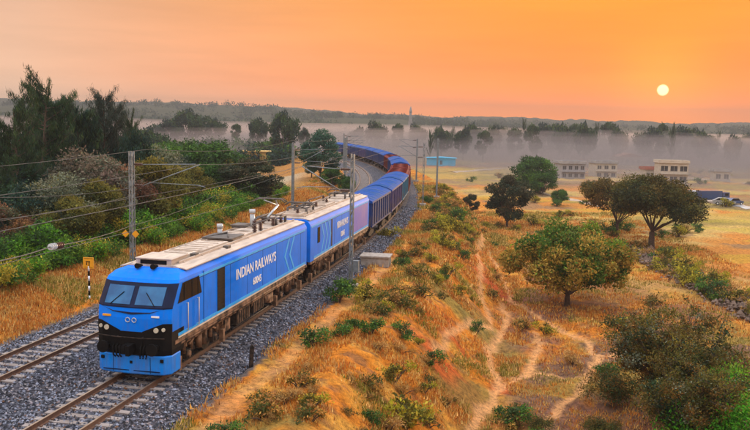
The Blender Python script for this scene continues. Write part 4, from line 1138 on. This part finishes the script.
# named bushes on the embankment
for k, px, py, sc, lab in [
 ('bush_green', 339, 302, 1.35, 'green bush beside the foot of the right hand mast'), ('bush_green', 347, 292, 1.0, 'smaller green bush just behind the one at the mast foot'),
 ('bush_dark', 312, 346, 1.15, 'dark blue green bush on the shoulder below the mast'), ('bush_dark', 342, 337, .9, 'dark green bush right of the dark one on the shoulder'),
 ('bush_yel', 366, 300, 1.2, 'yellow green bush on the crest right of the mast'), ('bush_yel', 394, 385, 1.0, 'yellow green bush low on the orange slope'),
 ('bush_yel', 386, 240, 1.4, 'yellowish bush on the crest behind the concrete slab'), ('bush_dark', 463, 262, 1.0, 'dark green bush high on the slope near the long path'),
 ('bush_dark', 477, 334, .8, 'dark little bush by the fork of the slope path'), ('bush_yel', 405, 432, 1.6, 'bright yellow green bush at the bottom edge of the slope'),
 ('bush_green', 430, 228, 1.1, 'green bush near the top of the slope'), ('bush_dark', 438, 212, 1.2, 'dark bush on the crest right of the far mast'), ('bush_green', 427, 204, 1.2, 'green bush on the crest just right of the far mast foot'),
 ('bush_olive', 300, 388, .9, 'olive bush in the dry grass low on the shoulder'), ('bush_dark', 512, 428, 1.3, 'dark green bush at the bottom edge left of the forked path'),
 ('bush_yel', 638, 338, 1.6, 'yellow bush left of the big olive foreground shrub'), ('bush_green', 605, 376, 1.0, 'green bush beside the right branch of the path'), ('bush_dark', 445, 285, .7, 'small dark bush in the middle of the slope'),
 ('bush_olive', 262, 406, .8, 'small olive bush near the bottom beside the worn path'), ('bush_green', 356, 330, .7, 'little green bush left below the crest'),
 ('bush_yel', 690, 276, 1.6, 'yellow green bush on the rubble bank'), ('bush_green', 468, 243, .9, 'green bush beside the long path on the slope')]:
    plant_px(k, 'embankment_bush', px, py, -1.0, lab, 'bush', None, sc)
# scattered low growth
for i in range(70):
    Yd = rr.uniform(42, 125); x, y, h = track(s_of_y(Yd), rr.gauss(6.8, 1.3)); k = rr.choice(['bush_yel', 'bush_yel', 'bush_olive', 'bush_olive', 'bush_straw'])
    plant(k, 'crest_bush', x, y, {'bush_yel': 'yellow green bush in the thick growth on the embankment crest', 'bush_olive': 'olive bush in the thick growth on the embankment crest', 'bush_green': 'green bush in the thick growth on the embankment crest', 'bush_straw': 'straw coloured clump in the thick growth on the embankment crest'}[k], 'bush', 'bushes on the embankment crest', sc=rr.uniform(.7, 1.4))
specs = {'bush_yel': 'low yellow green bush growing in the dry orange grass', 'bush_dark': 'small dark green bush growing in the dry orange grass',
         'bush_straw': 'straw coloured clump standing in the dry orange grass', 'bush_olive': 'small olive brown bush growing in the dry orange grass', 'bush_green': 'small fresh green bush growing in the dry orange grass'}
n = 0
while n < 190:
    Yd = 24 + 96 * rr.random() ** 1.3; x0_, y0_, h = track(s_of_y(Yd)); 
    l = rr.choice([rr.uniform(4.8, 13), rr.uniform(5.0, 10), rr.uniform(13, 34)])
    x, y, h = track(s_of_y(Yd), l)
    if float(path_d(np.array([x]), np.array([y]))[0]) < 2.4: continue
    if l > 13 and rr.random() < .35: continue
    k = rr.choices(['bush_yel', 'bush_dark', 'bush_straw', 'bush_olive', 'bush_green'], [4, 2, 5, 6, .4] if l < 13 else [3, 2, 3, 6, .2])[0]
    plant(k, 'low_bush', x, y, specs[k], 'bush', 'low bushes scattered over the dry grass', sc=rr.uniform(.45, 1.15) * (.9 if l < 13 else 1.1)); n += 1

# shrubs along the rubble bank and over the fields
for i in range(46):
    t_ = rr.random(); px = 636 + 130 * t_; py = 252 + 66 * t_ + rr.uniform(-7, 9)
    k = rr.choice(['bush_olive', 'bush_dark', 'bush_olive', 'bush_straw', 'bush_yel'])
    plant_px(k, 'bank_bush', px, py, LOW, 'brownish bush growing along the low rubble bank', 'bush', 'bushes along the rubble bank', rr.uniform(.9, 2.0))
for i in range(60):
    px = rr.uniform(445, 770); py = rr.uniform(172, 240)
    if 484 < px < 530 and py > 200: continue
    plant_px(rr.choice(['bush_olive', 'bush_dark', 'bush_yel']), 'field_bush', px, py, LOW, 'small hazy bush out on the pale fields', 'bush', 'hazy bushes out on the fields', rr.uniform(1.0, 2.4))

# dry grass: blades over the slope, the verges and the near field
def grass():
    rng = np.random.default_rng(8); n = 230000
    Yd = 20 + 120 * rng.random(n) ** 1.7
    l = np.where(rng.random(n) < .5, 3.0 + 11 * rng.random(n), np.where(rng.random(n) < .6, 13 + 26 * rng.random(n), -9.2 - 4.5 * rng.random(n)))
    P = np.array([track(s_of_y(a), b_)[:2] for a, b_ in zip(Yd, l)]); x, y = P[:, 0], P[:, 1]
    dens = fbm(x, y, 2.5, 201, 3)
    keep = (path_d(x, y) > 1.3 + rng.random(n)) & (dens > .35 + .16 * ((l > 6) & (l < 13.5)) + .2 * (rng.random(n) - .5) + .05 * (l > 13))
    x, y, l, Yd = x[keep], y[keep], l[keep], Yd[keep]; n = len(x); z = height(x, y)
    nb = 4; h = (.07 + .20 * rng.random((n, nb)) ** 1.8) * (1 + (Yd[:, None] - 30) * .006); w = .008 + .00040 * Yd[:, None] + .008 * rng.random((n, nb))
    a = rng.random((n, nb)) * 6.283; ln = rng.random((n, nb)) * .7
    sp_ = .10 + .0015 * Yd[:, None]
    bx = x[:, None] + rng.normal(size=(n, nb)) * sp_; by = y[:, None] + rng.normal(size=(n, nb)) * sp_; bz = z[:, None] - .03 + 0 * bx
    ca, sa = np.cos(a), np.sin(a)
    V = np.stack([np.stack([bx - sa * w, by + ca * w, bz], -1), np.stack([bx + sa * w, by - ca * w, bz], -1), np.stack([bx + ca * ln * h, by + sa * ln * h, bz + h], -1)], 2).reshape(-1, 3)
    F = np.arange(len(V)).reshape(-1, 3)
    pal = np.array([(.54, .20, .03), (.60, .30, .06), (.42, .13, .025), (.62, .40, .13), (.28, .20, .03), (.17, .17, .02)])
    g = fbm(x, y, 4, 210, 3); gi = np.where(g > .58, rng.integers(3, 6, n), rng.integers(0, 4, n))
    T = pal[gi] * (1 + .25 * rng.normal(size=(n, 1)))
    return np_mesh('dry_grass', V, F, M['dryleaf'], np.repeat(np.clip(T, .01, 1), nb * 3, 0))
tag(link('dry_grass', grass()), kind='stuff')

# ---------------------------------------------------------------- overhead line masts
def mast(l0, s, side, label, hgt=7.4, lattice=True, arms=True, z0=None, w=.21, zz0=None):
    """side: +1 the arm reaches to the left of the mast (towards the track), -1 to the right"""
    x, y, h = track(s, l0); z = (-.55 if abs(l0) < 9.3 or l0 > 0 else -.8) if zz0 is None else zz0
    R = empty('overhead_mast', (x, y, z), -h); tag(R, label, 'mast', 'overhead line masts')
    hh = hgt - z; p = MB()
    if lattice:
        for a in (-1, 1):
            for b_ in (-1, 1): p.box((a * w / 2, b_ * w * .6, hh / 2), (.05, .05, hh))
        nz_ = int(hh / .42)
        for k in range(nz_):
            za, zb = k * hh / nz_, (k + 1) * hh / nz_; q = 1 if k % 2 else -1
            for b_ in (-1, 1):
                p.tube([(-q * w / 2, b_ * w * .6, za), (q * w / 2, b_ * w * .6, zb)], .018, 4)
            for a in (-1, 1): p.tube([(a * w / 2, -q * w * .6, za), (a * w / 2, q * w * .6, zb)], .018, 4)
            if k % 3 == 0:
                p.box((0, -w * .62, za + .1), (w, .02, .22)); p.box((0, w * .62, za + .1), (w, .02, .22))
    else:
        p.box((0, 0, hh / 2), (.05, .3, hh)); p.box((0, -.15, hh / 2), (.24, .03, hh)); p.box((0, .15, hh / 2), (.24, .03, hh))
    p.build('post', M['galv'], R)
    f = MB(); f.box((0, 0, .18), (.8, .9, .5)); f.build('foundation', M['conc'], R)
    if arms:
        d = -side; reach = 3.0 if abs(l0) < 9.2 else abs(l0 - T2)
        zt, zb = 6.95 - z, 5.75 - z
        a_ = MB()
        a_.tube([(d * .75, 0, zt), (d * (reach - .1), 0, zt + .12)], .03, 6)
        a_.tube([(d * .75, 0, zb - .1), (d * (reach + .2), 0, zt + .1)], .035, 6)
        a_.tube([(d * 1.15, 0, zb + .1), (d * (reach + .1), 0, zb + .05), (d * (reach + .55), 0, zb - .05)], .025, 6)
        a_.build('cantilever_arm', M['galv'], R)
        for zz in (zt, zb - .1):
            i_ = MB(); i_.tube([(d * .16, 0, zz), (d * .75, 0, zz)], .04, 8)
            for k in range(6): i_.tube([(d * (.24 + k * .085), 0, zz), (d * (.27 + k * .085), 0, zz)], .10, 10)
            i_.build('insulator', M['insul'], R)
    return R
sL, sR = s_of_y(47.5), s_of_y(49.5)
pmL = atY(131, 210, 47.5)
mL = mast(float(lat(np.array([pmL.x]), np.array([pmL.y]))[0]) - .95, sL, -1, 'near lattice mast behind the locomotive cab with two small orange plates', 7.75, True, True)
op = MB()
for q in (-.34, .34):
    op.box((0, 0, 0), (.30, .02, .30), M=Matrix.Translation((q, -.24, 3.45)) @ Matrix.Rotation(math.pi / 4, 4, 'Y'))
op1 = MB(); op1.box((0, 0, 0), (.34, .02, .34), M=Matrix.Translation((-.34, -.24, 3.45)) @ Matrix.Rotation(math.pi / 4, 4, 'Y')); op1.build('diamond_plate', M['yellow'], mL)
op1 = MB(); op1.box((0, 0, 0), (.34, .02, .34), M=Matrix.Translation((.34, -.24, 3.45)) @ Matrix.Rotation(math.pi / 4, 4, 'Y')); op1.build('diamond_plate', M['yellow'], mL)
mR = mast(3.45, sR, 1, 'lattice mast standing right of the track in front of the second locomotive half', 7.9, True, True, w=.17)
bx_ = MB(); bx_.box((.35, -.1, 1.6), (.35, .3, .7)); bx_.build('cable_box', M['galv'], mR)
s103, s118 = s_of_y(101), s_of_y(112)
ms = [(3.45, s103, 1, 'far mast on the right of the bend with arms over the train', 7.3), (5.4, s118, 1, 'bare post just right of the far mast by the bend', 7.6)]
mast(3.4, s103, 1, ms[0][3], 7.5, True, True, w=.17); mast(5.2, s118, 1, ms[1][3], 7.9, False, False)
mast(T2 - 3.05, s_of_y(80), -1, 'slim mast seen above the locomotive roof, left of the far track', 7.6, False, True)
mast(T2 - 3.05, s_of_y(128), -1, 'mast by the inside of the bend beside the tall blue green tree', 7.4, False, True)
mast(T2 - 3.05, s_of_y(178), -1, 'hazy mast left of the far track, leftmost of the misty pair', 7.4, False, True)
mast(T2 - 3.05, s_of_y(165), -1, 'hazy mast left of the far track, right one of the misty pair', 7.0, False, True)
mast(3.4, s_of_y(143), 1, 'hazy mast outside the bend beyond the dark red wagons', 7.2, False, True)
# wires
def wire(name, pts, label, r=.02, sag=.0, mat='wire'):
    mb = MB(); out = []
    for a, b_ in zip(pts[:-1], pts[1:]):
        a, b_ = Vector(a), Vector(b_); n_ = 10
        for k in range(n_): t_ = k / n_; p = a.lerp(b_, t_); p.z -= sag * 4 * t_ * (1 - t_); out.append(p)
    out.append(Vector(pts[-1])); c = out[0].copy()
    mb.tube([p - c for p in out], r, 4)
    o = mb.build(name, M[mat]); o.location = c; tag(o, label, 'wire', 'overhead wires'); return o
def sup(l, Ys, z): return [(*track(s_of_y(v), l)[:2], z) for v in Ys]
y1 = [-6, 49.5, 101, 143, 190]; y2 = [-4, 47.5, 80, 128, 178, 215]
wire('contact_wire', sup(.0, y1, 5.62), 'contact wire above the train', .010)
wire('messenger_wire', sup(.0, y1, 7.0), 'sagging carrier wire above the train', .012, .45)
wire('contact_wire', sup(T2, y2, 5.70), 'contact wire above the empty left track', .010)
wire('messenger_wire', sup(T2, y2, 7.05), 'sagging carrier wire above the empty left track', .012, .4)
wire('return_wire', sup(T2 - 3.1, y2, 7.9), 'wire strung along the tops of the left masts', .012, .5)
def dropper(l, Ys, zt, zb, lab):
    mb = MB(); pts = []
    for a, b_ in zip(Ys[:-1], Ys[1:]):
        for k in (1, 2, 3, 4, 5, 6):
            t_ = k / 7; A = Vector(sup(l, [a], 0)[0]); B = Vector(sup(l, [b_], 0)[0]); p = A.lerp(B, t_); pts.append((p, zt - .45 * 4 * t_ * (1 - t_)))
    return pts
wp_ = [atY(-40, 267, 24), atY(50, 247, 30), atY(62, 245, 31), atY(130, 226, 47.5)]
wire('anchor_wire', wp_[:2], 'thick dark wire coming in from the left edge to the white insulator', .022, .1)
wire('anchor_wire', [wp_[2], wp_[3]], 'wire from the white insulator to the near mast', .018, .1)
wire('anchor_wire', [wp_[3], atY(214, 196, 70), atY(298, 168, 80)], 'low wire running on behind the near mast to the slim mast', .014, .2)
wire('feeder_wire', [atY(-30, 197, 36), atY(131, 188, 47.5)], 'dark wire from the left edge to the upper part of the near mast', .013, .2)
wire('feeder_wire', [atY(-30, 222, 34), atY(131, 196, 47.5)], 'dark wire from the left edge to the middle of the near mast', .013, .2)
ins = MB(); a_, b_ = wp_[1], wp_[2]; d_ = (b_ - a_)
ins.tube([Vector((0, 0, 0)), d_], .05, 8)
insr = ins.build('line_insulator', M['insulgrey']); insr.location = a_; tag(insr, 'white and dark insulator in the wire at the left, before the hedge', 'insulator')
for k in range(7):
    q = MB(); p = d_ * ((k + .5) / 7); u_ = d_.normalized() * .02
    q.tube([p - u_, p + u_], .13, 12); q.build('shed', M['insulgrey'] if k < 3 else M['insul'], insr)

# ---------------------------------------------------------------- trackside things
x, y = at(89, 294, -.1)
sg = empty('trackside_sign', (x, y, hz(x, y)), -.12); tag(sg, 'square orange sign on a black and white striped post left of the locomotive', 'sign')
bd = MB(); bd.box((0, 0, 2.05), (.62, .03, .62)); board = bd.build('board', M['yellow'], sg)
mk = MB(); mk.box((-.02, -.018, 2.12), (.26, .01, .05)); mk.box((.05, -.018, 1.98), (.05, .01, .26)); mk.box((-.1, -.018, 2.0), (.05, .01, .16)); mk.box((0, -.018, 2.3), (.5, .008, .02)); mk.box((0, -.018, 1.8), (.5, .008, .02)); mk.build('marking', M['black'], board)
for k in range(7):
    q = MB(); q.tube([(0, .03, -.1 + k * .28), (0, .03, .18 + k * .28)], .055, 10); q.build('post_band', M['white' if k % 2 == 0 else 'black'], sg)
x, y = at(251, 370, -.6)
st = MB(); st.box((0, 0, .38), (.16, .16, .9), bev=0); st.prism([(-.08, .83), (.08, .83), (.0, .92)], 'y', -.08, .08)
so_ = st.build('marker_post', M['grime']); so_.location = (x, y, hz(x, y)); so_.rotation_euler = (0, .05, .3); tag(so_, 'short dark marker post beside the ballast right of the train', 'post')
x, y = at(376, 264, -.4)
sb = MB(); sb.box((0, 0, .25), (2.0, 1.5, .7)); sb.box((0, 0, .64), (2.2, 1.7, .10)); sb.box((.2, -.76, .2), (.6, .03, .5))
so_ = sb.build('concrete_plinth', M['conc']); so_.location = (x, y, hz(x, y)); so_.rotation_euler = (0, 0, -.15); tag(so_, 'low square concrete plinth beside the right hand mast', 'plinth')

# ---------------------------------------------------------------- buildings
def house(name, label, px, py, w, dp, h, wall, rz=0.0, floors=1, cols_=4, roofm=None, z=None, group=None, parapet=True, openw=.55, roof_h=0):
    x, y = at(px, py, LOW)
    for _ in range(3): x, y = at(px, py, hz(x, y))
    R = empty(name, (x, y, hz(x, y) - .1), rz); tag(R, label, 'building' if name != 'farm_shed' else 'shed', group)
    b_ = MB(); b_.box((0, dp / 2, h / 2), (w, dp, h)); b_.build('wall', wall, R)
    r_ = MB()
    if roof_h:
        r_.prism([(-w / 2 - .4, h + .01), (w / 2 + .4, h + .01), (w / 2 + .4, h + .15), (0, h + roof_h), (-w / 2 - .4, h + .15)], 'y', -.5, dp + .5)
    else:
        r_.box((0, dp / 2, h + .12), (w + .7, dp + .7, .22))
        if parapet: 
            r_.box((0, -.25, h + .5), (w + .5, .15, .55)); r_.box((0, dp + .25, h + .5), (w + .5, .15, .55))
            for sx in (-1, 1): r_.box((sx * (w / 2 + .18), dp / 2, h + .5), (.15, dp + .3, .55))
    r_.build('roof', roofm or wall, R)
    for f in range(floors):
        fh = h / floors
        for k in range(cols_):
            xx = -w / 2 + (k + .5) * w / cols_
            q = MB(); ww = w / cols_ * openw; q.box((xx, .0, f * fh + fh * .5), (ww, .06, fh * .5)); wd = q.build('window', M['void'], R)
            q = MB(); q.box((xx, -.05, f * fh + fh * .76), (ww + .3, .25, .12)); q.box((xx, -.03, f * fh + fh * .5), (.07, .05, fh * .5)); q.build('frame', wall, wd)
        if f: q = MB(); q.box((0, -.35, f * fh), (w, .75, .16)); q.build('ledge', wall, R)
    return R
house('farm_shed', 'long bright blue shed in the field right of the railway bend', 441, 166, 10.5, 5, 3.0, M['shed'], -.08, 1, 1, M['shed'], parapet=False, openw=.08, roof_h=.5)
house('long_building', 'pale two storey building with dark openings at the left of the far row', 573, 179, 7.0, 7, 4.4, M['plaster2'], .1, 2, 4, M['plaster2'])
house('long_building', 'pale two storey building with white columns right of the first one', 606, 177, 6.4, 7, 4.4, M['plaster'], .05, 2, 3, M['plaster2'])
house('building_shell', 'unfinished cream frame building with two rows of big openings behind the large tree', 673, 185, 7.6, 6, 5.8, M['plaster'], -.1, 2, 3, M['plaster'], openw=.72)
house('low_house', 'low cream house left of the unfinished frame building', 653, 181, 4.6, 5, 3.2, M['plaster'], 0, 1, 3, M['brick'])
house('red_roof_house', 'house with a faded red roof in the mist above the pale buildings', 630, 165, 9.5, 7, 3.4, M['plaster'], .1, 1, 4, M['brick'], roof_h=1.6)
house('small_house', 'small white house near the right edge of the fields', 722, 181, 4.6, 4, 2.8, M['plaster'], -.1, 1, 2, M['plaster2'])
house('small_house', 'low grey hut left of the parked truck', 697, 200, 3.8, 3.4, 2.0, M['plaster2'], .2, 1, 2, M['plaster2'], parapet=False)
house('far_house', 'white roofed long house in the tree row below the sun', 629, 141, 22, 10, 6, M['plaster'], 0, 1, 5, M['carwhite'], roof_h=2)
house('far_house', 'pale low house at the far left end of the tree row', 598, 142, 16, 8, 5, M['plaster'], 0, 1, 4, M['carwhite'])
house('ochre_hut', 'small ochre hut on the bare ground behind the dark round tree', 257, 164, 7, 5, 3.2, M['ochre'], .2, 1, 1, M['ochre'], parapet=False, openw=.2)
for k, (px, py) in enumerate(((279, 160), (286, 161), (293, 160))):
    house('white_tent', ['leftmost', 'middle', 'rightmost'][k] + ' of three tiny white huts beyond the bare ground', px, py, 2.4, 2.4, 1.3, M['carwhite'], .1, 1, 1, M['carwhite'], parapet=False, openw=.3, roof_h=.8, group='tiny white huts')
# temple tower far away
p = atY(410.5, 118, 900)
tw = empty('temple_tower', (p.x, p.y, hz(p.x, p.y) - 2)); tag(tw, 'thin stepped tower rising above the hazy horizon beyond the train', 'tower')
top = atY(410.5, 106, 900).z; H_ = top - tw.location.z
q = MB()
for k in range(7):
    w_ = 6.5 * (1 - k * .10); q.box((0, 0, H_ * .11 * k + H_ * .055), (w_, w_, H_ * .10)); q.box((0, 0, H_ * .11 * k + H_ * .105), (w_ * 1.08, w_ * 1.08, H_ * .012))
q.build('tower_body', M['plaster2'], tw)
q = MB(); q.tube([(0, 0, H_ * .76), (0, 0, H_ * .82), (0, 0, H_ * .92), (0, 0, H_)], [1.5, 1.5, .9, .15], 12); q.build('spire', M['plaster2'], tw)

# vehicles parked by the hut
def vehicle(kind, px, py, rz, label, mat):
    x, y = at(px, py, LOW)
    for _ in range(3): x, y = at(px, py, hz(x, y))
    R = empty('parked_' + kind, (x, y, hz(x, y)), rz); tag(R, label, kind)
    if kind == 'truck':
        b_ = MB(); b_.prism([(-.95, .7), (.95, .7), (.95, 1.5), (.9, 2.3), (-.9, 2.3), (-.95, 1.5)], 'x', 2.0, 3.6); b_.build('cab', mat, R)
        b_ = MB(); b_.box((-.6, 0, 1.75), (4.8, 2.1, 1.7)); b_.box((-.6, 0, .82), (5, 1.8, .2)); b_.build('cargo_bed', M['carblue'], R)
        b_ = MB(); b_.box((3.61, 0, 1.85), (.03, 1.6, .6)); b_.box((2.9, -.96, 1.85), (.8, .03, .5)); b_.build('window', M['darkglass'], R); ws_ = (-2.2, 2.6); wr = .48; hw_ = .95
    else:
        b_ = MB(); b_.prism([(-2.1, .35), (2.1, .35), (2.15, .8), (1.1, .95), (.5, 1.42), (-1.1, 1.45), (-1.9, .98), (-2.15, .9)], 'y', -.82, .82); b_.build('body', mat, R)
        b_ = MB(); b_.prism([(.95, .97), (.47, 1.36), (-1.05, 1.39), (-1.7, .99)], 'y', -.83, .83); b_.build('window', M['darkglass'], R); ws_ = (-1.3, 1.35); wr = .32; hw_ = .72
    for wx in ws_:
        for sy in (-1, 1):
            q = MB(); q.tube([(wx, sy * hw_, wr), (wx, sy * (hw_ + .16), wr)], wr, 16); w_ = q.build('wheel', M['tyre'], R)
            q = MB(); q.tube([(wx, sy * (hw_ + .10), wr), (wx, sy * (hw_ + .175), wr)], wr * .5, 10); q.build('rim', M['carwhite'], w_)
vehicle('truck', 711, 203, .2, 'dark blue truck parked on the field right of the large tree', M['carblue'])
vehicle('car', 724, 205, -.3, 'grey car parked at the right side of the dark blue truck', M['plaster2'])
vehicle('car', 733, 205, .5, 'dark car farthest right of the parked vehicles', M['carblue'])

# pale track across the fields, rubble bank
def strip(pts, w, mat, name, zoff=.05):
    V = []; Fc = []; q = []
    for a, b_ in zip(pts[:-1], pts[1:]):
        for k in range(12): q.append((a[0] + (b_[0] - a[0]) * k / 12, a[1] + (b_[1] - a[1]) * k / 12))
    q.append(pts[-1])
    for i, (x, y) in enumerate(q):
        a = q[max(0, i - 1)]; b_ = q[min(len(q) - 1, i + 1)]; d = Vector((b_[0] - a[0], b_[1] - a[1])).normalized(); nx, ny = -d.y, d.x
        for t_ in np.linspace(-1, 1, 5): X, Y_ = x + nx * t_ * w / 2, y + ny * t_ * w / 2; V.append((X, Y_, hz(X, Y_) + zoff + .1 * (1 - abs(t_))))
    for i in range(len(q) - 1):
        for j in range(4): Fc.append((i * 5 + j, i * 5 + j + 1, (i + 1) * 5 + j + 1, (i + 1) * 5 + j))
    me = bpy.data.meshes.new(name); me.from_pydata(V, [], Fc); me.materials.append(mat); me.update(); return tag(link(name, me), kind='structure')
M['dirt'] = pm('pale_dirt', (.46, .34, .24), (.36, .26, .18), rough=.95, scale=.6)
M['pool'] = pm('pale_pool', (.42, .42, .42), (.36, .34, .33), rough=.25, scale=.3)
strip([at(684, 192, LOW), at(705, 200, LOW), at(730, 204, LOW), at(770, 210, LOW)], 3.0, M['pool'], 'canal')
strip([at(452, 172, LOW), at(500, 169, LOW), at(560, 170, LOW), at(640, 174, LOW), at(760, 184, LOW)], 4.0, M['dirt'], 'field_road')
strip([at(505, 186, LOW), at(560, 196, LOW), at(600, 206, LOW)], 2.0, M['dirt'], 'dirt_track')
def rubble():
    rng = np.random.default_rng(31); n = 7000
    t_ = rng.random(n); px = 632 + 150 * t_; py = 250 + 76 * t_
    P = np.array([at(a, b_, LOW) for a, b_ in zip(px, py)]); P += rng.normal(size=P.shape) * np.array([.9, .9])
    r = .05 + .22 * rng.random(n) ** 2.5; z = height(P[:, 0], P[:, 1]) + r * .3 + .5 * rng.random(n) ** 2
    base = np.array([(1, 0, 0), (0, 1, 0), (-1, 0, 0), (0, -1, 0), (0, 0, 1), (0, 0, -1)], float)
    V = base[None] * r[:, None, None] * (.6 + .8 * rng.random((n, 6, 1))); V += np.stack([P[:, 0], P[:, 1], z], 1)[:, None, :]
    fs = np.array([(0, 1, 4), (1, 2, 4), (2, 3, 4), (3, 0, 4), (1, 0, 5), (2, 1, 5), (3, 2, 5), (0, 3, 5)])
    F = (fs[None] + (np.arange(n) * 6)[:, None, None]).reshape(-1, 3)
    g = .08 + .12 * rng.random(n); T = np.stack([g * 1.25, g * .85, g * .65], 1)
    return np_mesh('rubble_bank', V.reshape(-1, 3), F, M['stonegrey'], np.repeat(T, 6, 0))
tag(link('rubble_bank', rubble()), kind='stuff')
# far wooded country
def woods():
    rng = np.random.default_rng(77); n = 5200
    d = 430 + 1150 * rng.random(n) ** .8; a = rng.uniform(-.56, .56, n); x, y = np.sin(a) * d, np.cos(a) * d
    k = (fbm(x, y, 90, 301, 3) > .46) & (lat(x, y) ** 2 > 150); x, y, d = x[k], y[k], d[k]; n = len(x)
    C = np.stack([x, y, height(x, y) + 2.5 + 3.5 * rng.random(n)], 1); R_ = (3 + 4.5 * rng.random(n)) 
    V, F, T = leaves(rng, C, R_, 90000, 2.2, .7, G_DK + G_BLUE, shell=.5, flat=.8)
    return np_mesh('far_woodland', V, F, M['leaf'], T)
tag(link('far_woodland', woods()), kind='stuff')
def midscrub():
    rng = np.random.default_rng(78); n = 420
    d = 120 + 330 * rng.random(n); a = -.5 + .46 * rng.random(n); x, y = np.sin(a) * d, np.cos(a) * d
    l = lat(x, y); k = (l < T2 - 9) & (fbm(x, y, 40, 311, 3) > .44) & ~((d < 190) & (x > -32)) ; x, y = x[k], y[k]; n = len(x)
    C = np.stack([x, y, height(x, y) + 1 + 1.5 * rng.random(n)], 1); R_ = 1.6 + 2.2 * rng.random(n)
    V, F, T = leaves(rng, C, R_, 60000, .8, .6, G_DK + G_BLUE + G_MID, shell=.4, flat=.8)
    return np_mesh('distant_scrub', V, F, M['leaf'], T)
tag(link('distant_scrub', midscrub()), kind='stuff')

# ---------------------------------------------------------------- haze and ground mist
def volume(name, mesh_, dens, colr, g=.3):
    m = bpy.data.materials.new(name); t = nt(m); N, L = t.nodes, t.links
    N.remove(N['Principled BSDF']); v = N.new('ShaderNodeVolumePrincipled')
    v.inputs['Density'].default_value = dens; v.inputs['Color'].default_value = (*colr, 1); v.inputs['Anisotropy'].default_value = g
    L.new(v.outputs[0], N['Material Output'].inputs['Volume']); mesh_.materials.append(m)
    m.cycles.homogeneous_volume = True
    return tag(link(name, mesh_), kind='stuff')
zmin, zmax = float(gz.min()) - 1.0, float(gz.max()) + 12
hb_ = MB(); hb_.box((0, 1000, (zmin + zmax) / 2), (2900, 2260, zmax - zmin))
volume('haze', hb_.mesh('haze', []), HAZE_D, (.23, .25, .285))
def mist_mesh(top_, d0, d1, sd):
    nx_, ny_ = 90, 70; a = np.linspace(-.62, .62, nx_); d = 135 * (900 / 135) ** np.linspace(0, 1, ny_)
    A, D = np.meshgrid(a, d); x, y = np.sin(A) * D, np.cos(A) * D
    g0 = height(x, y)
    e = ss(0, .16, np.linspace(0, 1, ny_))[:, None] * (1 - ss(.86, 1, np.linspace(0, 1, ny_)))[:, None] * (ss(0, .05, np.linspace(0, 1, nx_)) * (1 - ss(.95, 1, np.linspace(0, 1, nx_))))[None]
    topz = -7.0 + e * (2.2 + (top_ + 4.8) * ss(d0, d1, D - 5 * ss(-.02, .06, A) - 60 * np.exp(-((A - .08) / .04) ** 2)) + (fbm(x, y, 120, sd, 3) - .5) * 8 * ss(150, 400, y))
    n_ = nx_ * ny_; V = np.concatenate([np.stack([x, y, topz], -1).reshape(-1, 3), np.stack([x, y, 0 * x - 7.5], -1).reshape(-1, 3)])
    F = []
    idx = lambda i, j: i * nx_ + j
    for i in range(ny_ - 1):
        for j in range(nx_ - 1):
            q = (idx(i, j), idx(i, j + 1), idx(i + 1, j + 1), idx(i + 1, j)); F.append(q); F.append(tuple(n_ + v for v in q[::-1]))
    for i in range(ny_ - 1):
        for j in (0, nx_ - 1): F.append((idx(i, j), idx(i + 1, j), n_ + idx(i + 1, j), n_ + idx(i, j)))
    for j in range(nx_ - 1):
        for i in (0, ny_ - 1): F.append((idx(i, j), idx(i, j + 1), n_ + idx(i, j + 1), n_ + idx(i, j)))
    me = bpy.data.meshes.new('ground_mist'); me.from_pydata(V.tolist(), [], F); me.update()
    import bmesh
    bm = bmesh.new(); bm.from_mesh(me); bmesh.ops.recalc_face_normals(bm, faces=bm.faces); bm.to_mesh(me); bm.free()
    return me
for top_, d0, d1, sd in ((1.0, 150, 270, 401), (3.4, 175, 290, 411), (5.4, 200, 310, 431), (6.6, 220, 325, 441), (7.6, 240, 345, 451)): volume('ground_mist', mist_mesh(top_, d0, d1, sd), MIST_D, (.54, .47, .46))
print('objects', len(bpy.data.objects))
